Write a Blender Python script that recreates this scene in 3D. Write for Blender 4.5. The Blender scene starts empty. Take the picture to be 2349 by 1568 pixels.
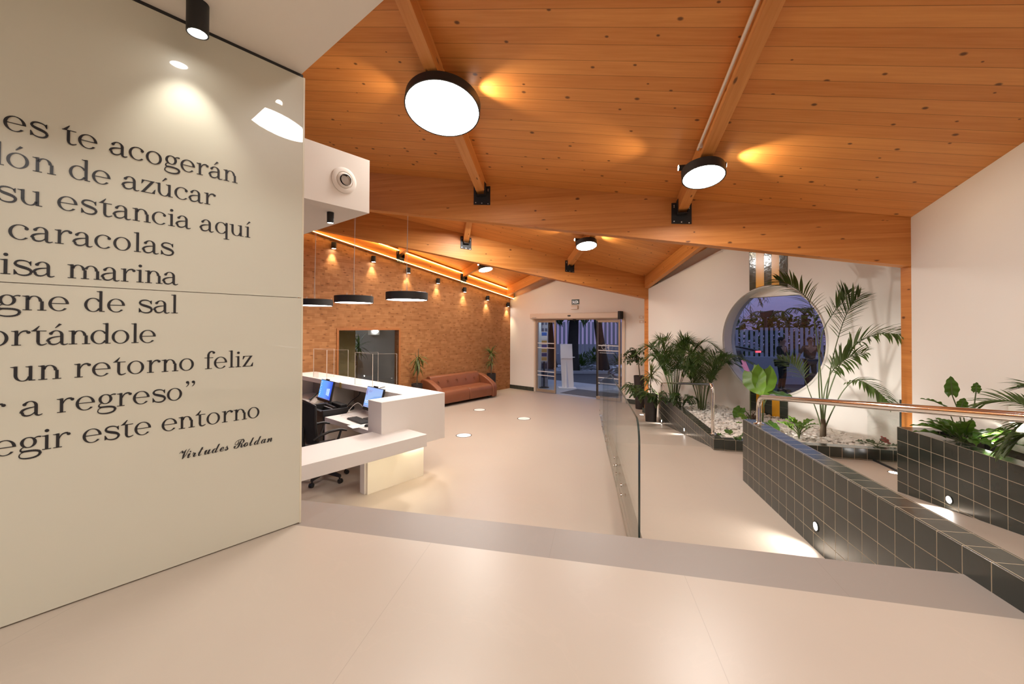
import bpy, bmesh, math, random
from mathutils import Vector, Matrix, Quaternion
random.seed(11)
C = bpy.context.scene.collection
SC = bpy.context.scene
PI = math.pi
R = math.radians

# ------------------------------------------------------------------ camera
FPX, PITCH, ROLL, PCY, EYE = 933.1, 0.01103, 0.00365, 737.1, Vector((0, 0, 2.0))
CAMROT = Matrix.Rotation(PI / 2 + PITCH, 3, 'X') @ Matrix.Rotation(ROLL, 3, 'Z')
cam = bpy.data.cameras.new('camera')
cam.sensor_fit = 'HORIZONTAL'
cam.sensor_width = 36.0
cam.lens = FPX / 2349 * 36.0
cam.shift_y = -(784.0 - PCY) / 2349.0
cam.clip_start = 0.05
cam.clip_end = 300
camo = bpy.data.objects.new('camera', cam)
C.objects.link(camo)
camo.matrix_world = Matrix.Translation(EYE) @ CAMROT.to_4x4()
SC.camera = camo

# ------------------------------------------------------------------ view, world
SC.view_settings.view_transform = 'Standard'
SC.view_settings.look = 'None'
SC.view_settings.gamma = 1.0
SC.view_settings.exposure = 0.22
SC.view_settings.use_curve_mapping = False
SC.cycles.use_denoising = True
SC.cycles.max_bounces = 10
SC.cycles.diffuse_bounces = 5
SC.cycles.glossy_bounces = 4
SC.cycles.transparent_max_bounces = 24
SC.cycles.sample_clamp_indirect = 6.0
SC.cycles.caustics_reflective = False
SC.cycles.caustics_refractive = False

wd = bpy.data.worlds.new('dusk')
SC.world = wd
wd.use_nodes = True
nt = wd.node_tree
bg = nt.nodes['Background']
tc = nt.nodes.new('ShaderNodeTexCoord')
sp = nt.nodes.new('ShaderNodeSeparateXYZ')
nt.links.new(tc.outputs['Generated'], sp.inputs[0])
rp = nt.nodes.new('ShaderNodeValToRGB')
nt.links.new(sp.outputs['Z'], rp.inputs[0])
rp.color_ramp.elements[0].position = 0.0
rp.color_ramp.elements[0].color = (0.150, 0.130, 0.270, 1)
rp.color_ramp.elements[1].position = 0.16
rp.color_ramp.elements[1].color = (0.30, 0.37, 0.62, 1)
e = rp.color_ramp.elements.new(0.06)
e.color = (0.215, 0.205, 0.40, 1)
nt.links.new(rp.outputs[0], bg.inputs[0])
bg.inputs[1].default_value = 1.15

# ------------------------------------------------------------------ lights (levels; lamp bodies come with their builders)
L_BIG, L_SMALL, L_PEND = 38.0, 120.0, 15.0      # radiance of the lamp discs
WARM = (1.0, 0.955, 0.90)
NEUT = (1.0, 0.97, 0.93)

def lamp(name, kind, loc, energy, color=NEUT, aim=None, size=None, spot=None, blend=0.6, size_y=None, spread=None):
    d = bpy.data.lights.new(name, kind)
    d.energy = energy
    d.color = color
    if kind == 'AREA':
        d.shape = 'RECTANGLE' if size_y else 'DISK'
        d.size = size or 0.3
        if size_y: d.size_y = size_y
        if spread: d.spread = spread
    elif kind == 'SPOT':
        d.spot_size = R(spot or 40)
        d.spot_blend = blend
        d.shadow_soft_size = size or 0.03
    else:
        d.shadow_soft_size = size or 0.03
    o = bpy.data.objects.new(name, d)
    C.objects.link(o)
    o.location = loc
    if aim is not None:
        o.rotation_euler = Vector(aim).to_track_quat('-Z', 'Y').to_euler()
    return o

# ------------------------------------------------------------------ frames and pixel rays
def hd(a):
    a = R(a)
    return Vector((math.sin(a), math.cos(a), 0))

class Fr:
    """a place on the ground with a heading: +x to its right, +y ahead"""
    def __init__(s, o, a):
        s.o = Vector(o); s.a = a; s.x = hd(a + 90); s.y = hd(a)
    def w(s, x, y, z=0.0):
        return s.o + s.x * x + s.y * y + Vector((0, 0, z))
    def l(s, p):
        d = Vector(p) - s.o
        return Vector((d.dot(s.x), d.dot(s.y), d.z))
    def m(s):
        return Matrix.Translation(s.o) @ Matrix.Rotation(-R(s.a), 4, 'Z')
    def at(s, x, y, z=0.0, da=0.0):
        return Fr(s.w(x, y, z), s.a + da)

def ray(u, v):
    return CAMROT @ Vector(((u - 1174.5) / FPX, -(v - PCY) / FPX, -1.0))
def onz(u, v, z):
    d = ray(u, v)
    return EYE + d * ((z - EYE.z) / d.z)
def ondep(u, v, y):
    d = ray(u, v)
    return EYE + d * (y / d.y)
def onpl(u, v, p, n):
    d = ray(u, v)
    return EYE + d * ((Vector(p) - EYE).dot(n) / d.dot(n))
def onv(u, v, p, ang):
    return onpl(u, v, p, hd(ang + 90))

A1 = 9.7
L = Fr((0, 0, 0), A1)
PF = Fr((0, 0, 0), 39.8)
O1 = Vector((4.077, 4.15, 0)); O2 = Vector((3.12, 9.304, 0)); S3 = Vector((-0.056, 13.155, 0))
B1 = Fr(O1, 11.9); B2 = Fr(O2, -20.6); B3 = Fr(S3, -50.2)
W1 = Fr(O1, 99.7); W2 = Fr(O2, 69.7); W3 = Fr(S3, 39.7)
PA = Vector((-1.098, 2.117, 0)); PAN = Fr(PA, -50.1)
T1, T2, T3, FALL = 0.150, 0.146, 0.160, 0.27
Z1, Z2, Z3 = 3.124, 3.134, 3.15
ZP, ZU = 0.49, 0.975
def cplane(o, z, ab, T, aw):
    b = hd(ab) + Vector((0, 0, T)); w = hd(aw) + Vector((0, 0, -FALL))
    n = b.cross(w).normalized()
    if n.z < 0: n = -n
    return Vector((o.x, o.y, z)), n
CP1 = cplane(O1, Z1, -78.1, T1, 9.7)
CP2 = cplane(O2, Z2, -110.6, T2, -20.3)
CP3 = cplane(S3, Z3, -140.2, T3, -50.3)
def cz(cp, p):
    o, n = cp
    return o.z - (n.x * (p.x - o.x) + n.y * (p.y - o.y)) / n.z

# ------------------------------------------------------------------ mesh builder
class MB:
    def __init__(s):
        s.v = []; s.f = []; s.sm = []; s.uv = {}
    def add(s, vs, fs, smooth=False, uvs=None):
        b = len(s.v)
        s.v += [Vector(p) for p in vs]
        for i, f in enumerate(fs):
            if uvs: s.uv[len(s.f)] = uvs[i]
            s.f.append([b + j for j in f]); s.sm.append(smooth)
        return s
    def box(s, x0, x1, y0, y1, z0, z1):
        return s.add([(x0, y0, z0), (x1, y0, z0), (x1, y1, z0), (x0, y1, z0), (x0, y0, z1), (x1, y0, z1), (x1, y1, z1), (x0, y1, z1)],
                     [(0, 3, 2, 1), (4, 5, 6, 7), (0, 1, 5, 4), (1, 2, 6, 5), (2, 3, 7, 6), (3, 0, 4, 7)])
    def hexa(s, b, t):
        return s.add(list(b) + list(t), [(0, 3, 2, 1), (4, 5, 6, 7), (0, 1, 5, 4), (1, 2, 6, 5), (2, 3, 7, 6), (3, 0, 4, 7)])
    def prism(s, poly, d):
        """poly: ring of points; d: extrusion vector"""
        n = len(poly); d = Vector(d)
        p = [Vector(q) for q in poly]
        return s.add(p + [q + d for q in p], [tuple(range(n - 1, -1, -1)), tuple(range(n, 2 * n))] + [(i, (i + 1) % n, n + (i + 1) % n, n + i) for i in range(n)])
    def quad(s, a, b, c, d, uvs=None):
        return s.add([a, b, c, d], [(0, 1, 2, 3)], uvs=uvs)
    def tube(s, path, r, n=10, cap=True):
        path = [Vector(p) for p in path]
        rs = r if isinstance(r, (list, tuple)) else [r] * len(path)
        vs = []; up = None
        for i, p in enumerate(path):
            d = (path[min(i + 1, len(path) - 1)] - path[max(i - 1, 0)]).normalized()
            if up is None:
                up = d.orthogonal().normalized()
            else:
                up = (up - d * up.dot(d))
                up = up.normalized() if up.length > 1e-6 else d.orthogonal().normalized()
            s2 = d.cross(up)
            for k in range(n):
                a = 2 * PI * k / n
                vs.append(p + (up * math.cos(a) + s2 * math.sin(a)) * rs[i])
        m = len(path)
        fs = [(i * n + k, i * n + (k + 1) % n, (i + 1) * n + (k + 1) % n, (i + 1) * n + k) for i in range(m - 1) for k in range(n)]
        s.add(vs, fs, True)
        if cap:
            b = len(s.v) - len(vs)
            s.f.append([b + k for k in range(n - 1, -1, -1)]); s.sm.append(False)
            s.f.append([b + (m - 1) * n + k for k in range(n)]); s.sm.append(False)
        return s
    def cyl(s, c, ax, r, h, n=24, r2=None):
        c = Vector(c); ax = Vector(ax).normalized()
        return s.tube([c, c + ax * h], [r, r if r2 is None else r2], n)
    def lathe(s, prof, n=28, c=(0, 0, 0), mat=None, cap0=False, cap1=False):
        """prof: (radius, height) pairs about z"""
        vs = []; c = Vector(c)
        for (r, z) in prof:
            for k in range(n):
                a = 2 * PI * k / n
                p = Vector((r * math.cos(a), r * math.sin(a), z))
                vs.append((mat @ p if mat else p) + c)
        m = len(prof)
        fs = [(i * n + k, i * n + (k + 1) % n, (i + 1) * n + (k + 1) % n, (i + 1) * n + k) for i in range(m - 1) for k in range(n)]
        b = len(s.v)
        s.add(vs, fs, True)
        if cap0: s.f.append([b + k for k in range(n - 1, -1, -1)]); s.sm.append(False)
        if cap1: s.f.append([b + (m - 1) * n + k for k in range(n)]); s.sm.append(False)
        return s
    def grid(s, fn, nu, nv, smooth=True, closed=False):
        vs = [fn(i / nu, j / nv) for i in range(nu + 1) for j in range(nv + 1)]
        q = nv + 1
        return s.add(vs, [(i * q + j, (i + 1) * q + j, (i + 1) * q + j + 1, i * q + j + 1) for i in range(nu) for j in range(nv)], smooth)
    def ball(s, c, r, n=10, sc=(1, 1, 1)):
        c = Vector(c)
        prof = [(r * math.sin(PI * i / n), -r * math.cos(PI * i / n)) for i in range(n + 1)]
        prof[0] = (1e-4, -r); prof[-1] = (1e-4, r)
        return s.lathe(prof, 2 * n, c, Matrix.Diagonal(Vector(sc)))
    def mesh(s, name, mat, uvo=(0, 0, 0)):
        me = bpy.data.meshes.new(name)
        me.from_pydata([tuple(p) for p in s.v], [], s.f)
        me.update()
        uvl = me.uv_layers.new(name='UVMap').data
        uo = Vector(uvo)
        for i, pl in enumerate(me.polygons):
            pl.use_smooth = s.sm[i]
            if i in s.uv:
                for k, li in enumerate(pl.loop_indices): uvl[li].uv = s.uv[i][k]
                continue
            nn = pl.normal
            if abs(nn.z) > 0.7:
                for li in pl.loop_indices:
                    p = me.vertices[me.loops[li].vertex_index].co - uo
                    uvl[li].uv = (p.x, p.y)
            else:
                t = Vector((-nn.y, nn.x, 0))
                t = t.normalized() if t.length > 1e-6 else Vector((1, 0, 0))
                if abs(t.x) > abs(t.y):
                    if t.x < 0: t = -t
                elif t.y < 0: t = -t
                for li in pl.loop_indices:
                    p = me.vertices[me.loops[li].vertex_index].co - uo
                    uvl[li].uv = (p.dot(t), p.z)
        if any(s.sm):
            try: me.set_sharp_from_angle(angle=R(38))
            except Exception: pass
        if mat: me.materials.append(mat)
        return me
    def build(s, name, mat, parent=None, fr=None, uvo=(0, 0, 0), bevel=0, sub=0, label=None):
        o = bpy.data.objects.new(name, s.mesh(name, mat, uvo))
        C.objects.link(o)
        if parent is not None: o.parent = parent
        if fr is not None: o.matrix_local = fr.m() if isinstance(fr, Fr) else fr
        if bevel:
            b = o.modifiers.new('bevel', 'BEVEL'); b.width = bevel; b.segments = 3; b.limit_method = 'ANGLE'; b.angle_limit = R(40)
            o.data.polygons.foreach_set('use_smooth', [True] * len(o.data.polygons))
            try: o.data.set_sharp_from_angle(angle=R(60))
            except Exception: pass
        if sub:
            m = o.modifiers.new('sub', 'SUBSURF'); m.levels = sub; m.render_levels = sub
        if label: o['label'] = label
        return o

def tag(o, label, cat, group=None, kind=None):
    o['label'] = label; o['category'] = cat
    if group: o['group'] = group
    if kind: o['kind'] = kind
    return o
def thing(name, label, cat, fr=None, group=None):
    o = bpy.data.objects.new(name, None)
    C.objects.link(o)
    o.empty_display_size = 0.1
    if fr is not None: o.matrix_world = fr.m() if isinstance(fr, Fr) else fr
    return tag(o, label, cat, group)
def struct(mb, name, mat, fr=None, uvo=(0, 0, 0), parent=None):
    o = mb.build(name, mat, parent, fr, uvo)
    if parent is None: o['kind'] = 'structure'
    return o
def copytree(o, parent=None):
    c = o.copy(); C.objects.link(c)
    if parent is not None: c.parent = parent
    for ch in list(o.children): copytree(ch, c)
    return c
def textmesh(body, size, name, mat, parent, mtx, depth=0.0, align='CENTER', xs=1.0, shear=0.0, label=None):
    cu = bpy.data.curves.new(name, 'FONT')
    cu.body = body; cu.size = size; cu.align_x = align; cu.extrude = depth; cu.shear = shear
    to = bpy.data.objects.new(name, cu)
    C.objects.link(to)
    bpy.context.view_layer.update()
    me = bpy.data.meshes.new_from_object(to.evaluated_get(bpy.context.evaluated_depsgraph_get()))
    bpy.data.objects.remove(to); bpy.data.curves.remove(cu)
    if xs != 1.0:
        for v in me.vertices: v.co.x *= xs
    me.materials.clear(); me.materials.append(mat)
    o = bpy.data.objects.new(name, me)
    C.objects.link(o)
    if parent is not None: o.parent = parent
    o.matrix_local = mtx
    if label: o['label'] = label
    return o

# ------------------------------------------------------------------ materials
def srgb(r, g, b):
    return tuple((c / 255 / 12.92) if c <= 10 else ((c / 255 + 0.055) / 1.055) ** 2.4 for c in (r, g, b)) + (1.0,)
class NB:
    def __init__(s, name):
        s.mat = bpy.data.materials.new(name); s.mat.use_nodes = True
        s.t = s.mat.node_tree; s.b = s.t.nodes['Principled BSDF']; s.out = s.t.nodes['Material Output']
    def n(s, ty, *ins, **pr):
        nd = s.t.nodes.new('ShaderNode' + ty)
        for k, v in pr.items(): setattr(nd, k, v)
        for i, v in enumerate(ins):
            if v is None: continue
            s.put(nd.inputs[i], v)
        return nd
    def put(s, sock, v):
        if isinstance(v, bpy.types.NodeSocket): s.t.links.new(v, sock)
        elif isinstance(v, bpy.types.Node): s.t.links.new(v.outputs[0], sock)
        else: sock.default_value = v
    def math(s, op, a, b=0.0, c=0.0): return s.n('Math', a, b, c, operation=op).outputs[0]
    def mix(s, f, a, b, mode='MIX'):
        nd = s.t.nodes.new('ShaderNodeMix'); nd.data_type = 'RGBA'; nd.blend_type = mode
        s.put(nd.inputs['Factor'], f); s.put(nd.inputs[6], a); s.put(nd.inputs[7], b)
        return nd.outputs[2]
    def ramp(s, f, *stops):
        nd = s.t.nodes.new('ShaderNodeValToRGB'); s.put(nd.inputs[0], f)
        el = nd.color_ramp.elements
        while len(el) < len(stops): el.new(0.5)
        for e_, (p, c) in zip(el, stops):
            e_.position = p; e_.color = c if len(c) == 4 else tuple(c) + (1,)
        return nd.outputs[0]
    def uv(s): return s.n('TexCoord').outputs['UV']
    def obj(s): return s.n('TexCoord').outputs['Object']
    def noise(s, vec, scale, detail=3.0, rough=0.5):
        nd = s.n('TexNoise'); s.put(nd.inputs['Vector'], vec)
        nd.inputs['Scale'].default_value = scale; nd.inputs['Detail'].default_value = detail; nd.inputs['Roughness'].default_value = rough
        return nd.outputs['Fac']
    def bump(s, h, strength=0.3, dist=0.01):
        nd = s.n('Bump'); nd.inputs['Strength'].default_value = strength; nd.inputs['Distance'].default_value = dist
        s.put(nd.inputs['Height'], h); s.put(s.b.inputs['Normal'], nd)
        return nd
    def set(s, **k):
        names = dict(col='Base Color', rough='Roughness', metal='Metallic', spec='Specular IOR Level', coat='Coat Weight', coatr='Coat Roughness', emis='Emission Color', ems='Emission Strength', trans='Transmission Weight', alpha='Alpha', sss='Subsurface Weight', sheen='Sheen Weight')
        for a, v in k.items(): s.put(s.b.inputs[names[a]], v)
        return s
def plain(name, col, rough=0.5, metal=0.0, spec=0.5, coat=0.0, var=0.0, vscale=8.0, bump=0.0, bscale=60.0):
    m = NB(name); m.set(col=col, rough=rough, metal=metal, spec=spec, coat=coat)
    if var:
        f = m.noise(m.obj(), vscale)
        dk = tuple(c * (1 - var) for c in col[:3]) + (1,)
        m.set(col=m.mix(f, dk, col))
    if bump: m.bump(m.noise(m.obj(), bscale), bump, 0.004)
    return m.mat
def emit(name, col, st):
    m = NB(name); m.set(col=(0.8, 0.8, 0.8, 1), emis=col, ems=st)
    return m.mat

def wood(name, c_lo, c_hi, c_knot, board=0.14, line=0.02, knot=0.05, along='u', rough=0.45, lw=0.5, kfreq=(1.6, 7.0)):
    m = NB(name)
    s = m.n('SeparateXYZ', m.uv())
    u, v = (s.outputs[0], s.outputs[1]) if along == 'u' else (s.outputs[1], s.outputs[0])
    q = m.math('DIVIDE', v, board)
    row = m.math('FLOOR', q); fr = m.math('FRACT', q)
    rnd = m.n('TexWhiteNoise', noise_dimensions='1D'); m.put(rnd.inputs['W'], row)
    off = m.math('MULTIPLY', rnd.outputs['Value'], 37.0)
    uu = m.math('ADD', u, off)
    gv = m.n('CombineXYZ', m.math('MULTIPLY', uu, 1.3), m.math('MULTIPLY', v, 26.0), row)
    g = m.noise(gv, 1.6, 5.0, 0.6)
    gv2 = m.n('CombineXYZ', m.math('MULTIPLY', uu, 0.6), m.math('MULTIPLY', v, 5.0), row)
    g2 = m.noise(gv2, 1.2, 2.0)
    f = m.math('ADD', m.math('MULTIPLY', g, 0.6), m.math('ADD', m.math('MULTIPLY', g2, 0.35), m.math('MULTIPLY', rnd.outputs['Value'], 0.22)))
    col = m.ramp(f, (0.34, c_lo), (0.80, c_hi))
    vo = m.n('TexVoronoi', feature='F1', voronoi_dimensions='2D'); m.put(vo.inputs['Vector'], m.n('CombineXYZ', m.math('MULTIPLY', uu, kfreq[0]), m.math('MULTIPLY', v, kfreq[1]), 0.0))
    vo.inputs['Scale'].default_value = 1.0
    sc_ = m.n('SeparateColor', vo.outputs['Color'])
    keep = m.math('MULTIPLY', m.math('GREATER_THAN', sc_.outputs[0], 0.40), 0.85)
    size = m.math('MULTIPLY_ADD', sc_.outputs[1], knot, knot * 0.5)
    k = m.math('MULTIPLY', keep, m.math('SUBTRACT', 1.0, m.n('MapRange', m.math('DIVIDE', vo.outputs['Distance'], size), 0.55, 1.15, 0.0, 1.0).outputs[0]))
    col = m.mix(k, col, c_knot)
    ln = m.math('LESS_THAN', m.math('ABSOLUTE', m.math('SUBTRACT', fr, 0.5)), 0.5 - line)
    col = m.mix(m.math('MULTIPLY', m.math('SUBTRACT', 1.0, ln), lw), col, tuple(c * 0.25 for c in c_lo[:3]) + (1,))
    m.set(col=col, rough=rough, spec=0.35)
    m.bump(m.math('ADD', ln, m.math('MULTIPLY', g, 0.15)), 0.35, 0.004)
    return m.mat

WLO, WHI, WKN = (0.56, 0.195, 0.042), (0.74, 0.315, 0.085), (0.085, 0.026, 0.008, 1)
M = {}
PLANK = 0.135
M['planks'] = wood('pine_planks', WLO, WHI, WKN, PLANK, 0.013, 0.050, lw=0.75, kfreq=(3.0, 4.4))
M['beam'] = wood('glued_pine', (0.47, 0.155, 0.030), (0.66, 0.27, 0.068), WKN, 0.045, 0.012, 0.055, lw=0.14, kfreq=(2.4, 3.6))
M['purlin'] = wood('pine_joist', (0.50, 0.175, 0.038), (0.69, 0.30, 0.085), WKN, 0.10, 0.006, 0.05, lw=0.1, kfreq=(2.2, 6.0))
M['trimwood'] = plain('pine_trim', (0.45, 0.16, 0.045, 1), 0.5, var=0.3)

def shingle():
    m = NB('pine_tile_cladding')
    s = m.n('SeparateXYZ', m.uv()); u, v = s.outputs[0], s.outputs[1]
    W_, H_ = 0.105, 0.066
    qv = m.math('DIVIDE', v, H_); row = m.math('FLOOR', qv); fv = m.math('FRACT', qv)
    sh = m.math('MULTIPLY', m.math('MODULO', row, 2.0), 0.5)
    qu = m.math('ADD', m.math('DIVIDE', u, W_), sh); colm = m.math('FLOOR', qu); fu = m.math('FRACT', qu)
    wn = m.n('TexWhiteNoise', noise_dimensions='2D'); m.put(wn.inputs['Vector'], m.n('CombineXYZ', colm, row, 0.0))
    rn = wn.outputs['Value']
    gv = m.n('CombineXYZ', m.math('MULTIPLY', u, 1.6), m.math('MULTIPLY', v, 24.0), m.math('MULTIPLY', row, 0.3))
    g = m.noise(gv, 1.6, 4.0, 0.6)
    col = m.ramp(m.math('ADD', m.math('MULTIPLY', g, 0.8), m.math('MULTIPLY', rn, 0.24)), (0.28, (0.31, 0.125, 0.043)), (0.75, (0.48, 0.225, 0.088)))
    vo = m.n('TexVoronoi', feature='F1', voronoi_dimensions='2D'); m.put(vo.inputs['Vector'], m.n('CombineXYZ', m.math('MULTIPLY', u, 3.2), m.math('MULTIPLY', v, 8.0), 0.0)); vo.inputs['Scale'].default_value = 1.0
    k = m.n('MapRange', vo.outputs['Distance'], 0.05, 0.13, 0.65, 0.0).outputs[0]
    col = m.mix(k, col, (0.13, 0.045, 0.014, 1))
    # every little board leans: a tilted plane in each cell
    du = m.math('MULTIPLY', m.math('SUBTRACT', fu, 0.5), m.math('MULTIPLY', m.math('SUBTRACT', rn, 0.5), 2.2))
    dv = m.math('MULTIPLY', m.math('SUBTRACT', 1.0, fv), 0.9)
    h = m.math('ADD', m.math('ADD', du, dv), m.math('MULTIPLY', rn, 0.35))
    m.set(col=col, rough=0.55, spec=0.25)
    m.bump(h, 0.5, 0.014)
    return m.mat
M['shingle'] = shingle()

def tiles(name, c1, c2, grout, size=0.1236, mortar=0.0022, rough=0.16, bump=0.22):
    m = NB(name)
    br = m.n('TexBrick'); m.put(br.inputs['Vector'], m.uv())
    br.offset = 0.0; br.squash = 1.0
    br.inputs['Color1'].default_value = c1; br.inputs['Color2'].default_value = c2; br.inputs['Mortar'].default_value = grout
    br.inputs['Scale'].default_value = 1.0; br.inputs['Mortar Size'].default_value = mortar; br.inputs['Mortar Smooth'].default_value = 0.2
    br.inputs['Brick Width'].default_value = size; br.inputs['Row Height'].default_value = size; br.inputs['Bias'].default_value = 0.0
    n1 = m.noise(m.uv(), 9.0, 4.0)
    col = m.mix(m.math('MULTIPLY', m.math('SUBTRACT', 1.0, br.outputs['Fac']), 0.5), br.outputs['Color'], m.mix(n1, tuple(c * 0.55 for c in c1[:3]) + (1,), tuple(min(1, c * 1.5) for c in c2[:3]) + (1,)))
    m.set(col=col, rough=m.math('MULTIPLY_ADD', br.outputs['Fac'], 0.5, m.math('MULTIPLY_ADD', n1, 0.16, rough - 0.06)), spec=0.6)
    h = m.math('ADD', m.math('MULTIPLY', m.math('SUBTRACT', 1.0, br.outputs['Fac']), 1.0), m.math('MULTIPLY', m.noise(m.uv(), 22.0, 2.0), 0.55))
    m.bump(h, bump, 0.004)
    return m.mat
M['tile'] = tiles('dark_green_tile', (0.013, 0.018, 0.014, 1), (0.026, 0.031, 0.025, 1), (0.36, 0.29, 0.20, 1))
M['tile_wall'] = tiles('dark_tile_strip', (0.026, 0.034, 0.022, 1), (0.040, 0.050, 0.034, 1), (0.12, 0.11, 0.08, 1), 0.125, 0.002, 0.12, 0.6)
M['skirt'] = tiles('dark_skirting_tile', (0.030, 0.036, 0.028, 1), (0.045, 0.05, 0.04, 1), (0.10, 0.09, 0.07, 1), 0.1236, 0.001)

def porcelain(name, col, jx=None, jy=None, jw=0.003, rough=0.32, jcol=0.86):
    m = NB(name)
    uv = m.uv()
    f = m.noise(uv, 1.3, 5.0, 0.6)
    c = m.mix(f, tuple(x * 0.93 for x in col[:3]) + (1,), tuple(min(1, x * 1.04) for x in col[:3]) + (1,))
    vn = m.n('TexNoise'); m.put(vn.inputs['Vector'], uv); vn.inputs['Scale'].default_value = 0.9; vn.inputs['Detail'].default_value = 6; vn.inputs['Distortion'].default_value = 1.4
    vein = m.math('LESS_THAN', m.math('ABSOLUTE', m.math('SUBTRACT', vn.outputs['Fac'], 0.5)), 0.004)
    c = m.mix(m.math('MULTIPLY', vein, 0.07), c, tuple(min(1, x * 1.18) for x in col[:3]) + (1,))
    if jx:
        s = m.n('SeparateXYZ', uv)
        g1 = m.math('LESS_THAN', m.math('ABSOLUTE', m.math('SUBTRACT', m.math('FRACT', m.math('DIVIDE', m.math('ADD', s.outputs[0], 100 * jx), jx)), 0.5)), 0.5 - jw / jx / 2)
        g2 = m.math('LESS_THAN', m.math('ABSOLUTE', m.math('SUBTRACT', m.math('FRACT', m.math('DIVIDE', m.math('ADD', s.outputs[1], 100 * jy), jy)), 0.5)), 0.5 - jw / jy / 2)
        g = m.math('SUBTRACT', 1.0, m.math('MULTIPLY', g1, g2))
        c = m.mix(g, c, tuple(x * jcol for x in col[:3]) + (1,))
    m.set(col=c, rough=m.math('MULTIPLY_ADD', f, 0.1, rough), spec=0.42)
    return m.mat
CREAM = (0.43, 0.355, 0.285, 1)
M['floor'] = porcelain('cream_porcelain', CREAM, 1.2, 1.2, 0.003, 0.34, 0.93)
M['floor_up'] = porcelain('cream_porcelain_upper', (0.44, 0.37, 0.305, 1), 1.12, 60, 0.003, 0.30, 0.86)
M['band'] = porcelain('grey_stone_band', (0.255, 0.215, 0.188, 1), 1.15, 50, 0.002, 0.38, 0.85)
M['white'] = plain('white_plaster', (0.80, 0.75, 0.68, 1), 0.75, spec=0.3, var=0.03, vscale=2.0, bump=0.04, bscale=90)
M['soffit'] = plain('white_plasterboard', (0.80, 0.735, 0.665, 1), 0.8, spec=0.25)
M['counter'] = plain('white_solid_surface', (0.80, 0.745, 0.69, 1), 0.42, spec=0.4)
M['counter_warm'] = plain('pale_counter_panel', (0.82, 0.75, 0.62, 1), 0.45, spec=0.4)
M['black'] = plain('black_metal', (0.014, 0.013, 0.013, 1), 0.5, spec=0.4)
M['drum'] = plain('anthracite_drum', (0.030, 0.028, 0.027, 1), 0.55, spec=0.35, bump=0.05, bscale=300)
M['plastic'] = plain('black_plastic', (0.018, 0.017, 0.017, 1), 0.45, var=0.2)
M['mesh'] = plain('black_chair_mesh', (0.013, 0.012, 0.011, 1), 0.8, bump=0.3, bscale=420)
M['steel'] = plain('polished_steel', (0.80, 0.77, 0.74, 1), 0.09, 1.0)
M['screw'] = plain('zinc_screw', (0.75, 0.73, 0.70, 1), 0.3, 1.0)
M['alu'] = plain('champagne_aluminium', (0.42, 0.33, 0.25, 1), 0.42, 0.55)
M['header'] = plain('cream_aluminium', (0.66, 0.54, 0.43, 1), 0.45, 0.15)
M['leather'] = plain('tan_leather', (0.245, 0.080, 0.034, 1), 0.42, spec=0.45, var=0.25, vscale=5, bump=0.12, bscale=180)
M['pot'] = plain('dark_brown_pot', (0.024, 0.016, 0.013, 1), 0.65, var=0.2)
M['soil'] = plain('dark_soil', (0.035, 0.022, 0.014, 1), 0.95, var=0.5, vscale=60, bump=0.6, bscale=80)
M['paper'] = plain('paper', (0.80, 0.78, 0.74, 1), 0.7)
M['yellow'] = plain('yellow_paper', (0.80, 0.62, 0.20, 1), 0.7)
M['orange'] = plain('orange_panel', (0.80, 0.38, 0.02, 1), 0.25, spec=0.5)
M['ink'] = plain('black_lettering', (0.012, 0.011, 0.013, 1), 0.35)
M['pvc'] = plain('white_pvc', (0.72, 0.64, 0.56, 1), 0.5)
M['lens'] = emit('lamp_white', (1.0, 0.96, 0.90, 1), 30.0)
M['disc_big'] = emit('lamp_disc_large', WARM + (1,), L_BIG)
M['disc_small'] = emit('lamp_disc_small', WARM + (1,), L_SMALL)
M['disc_pend'] = emit('lamp_disc_pendant', WARM + (1,), L_PEND)
M['led'] = emit('led_strip', (1.0, 0.60, 0.20, 1), 30.0)

def glass(name, tint=(0.96, 0.98, 0.97, 1), refl=1.0, rough=0.0):
    m = NB(name)
    fr = m.n('Fresnel'); fr.inputs[0].default_value = 1.5
    geo = m.n('NewGeometry')
    tr = m.n('BsdfTransparent', tint); gl = m.n('BsdfGlossy', (1, 1, 1, 1), rough)
    f = m.math('MULTIPLY', fr, refl)
    # both faces of a pane reflect; keep Fresnel off the inside face
    f = m.math('MULTIPLY', f, m.math('SUBTRACT', 1.0, geo.outputs['Backfacing']))
    mx = m.n('MixShader', f, tr, gl)
    m.t.links.new(mx.outputs[0], m.out.inputs[0])
    return m.mat
M['glass'] = glass('clear_glass', (0.95, 0.965, 0.955, 1))
M['acrylic'] = glass('clear_acrylic', (0.965, 0.965, 0.96, 1))
M['dark_glass'] = glass('window_glass', (0.80, 0.82, 0.85, 1), 1.5)
M['glass_edge'] = plain('glass_edge', (0.03, 0.05, 0.045, 1), 0.1, spec=0.8)
M['acr_edge'] = plain('acrylic_edge', (0.72, 0.62, 0.52, 1), 0.2)
mm = NB('lacquered_glass'); mm.set(col=(0.58, 0.555, 0.455, 1), rough=0.35, spec=0.4, coat=1.0, coatr=0.01); M['panel'] = mm.mat
M['panel_edge'] = plain('panel_edge', (0.66, 0.60, 0.46, 1), 0.3)

# ================================================================== THE SETTING
def wl(fr, pts):  # plan points of a frame -> world
    return [fr.w(*p) for p in pts]

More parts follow.
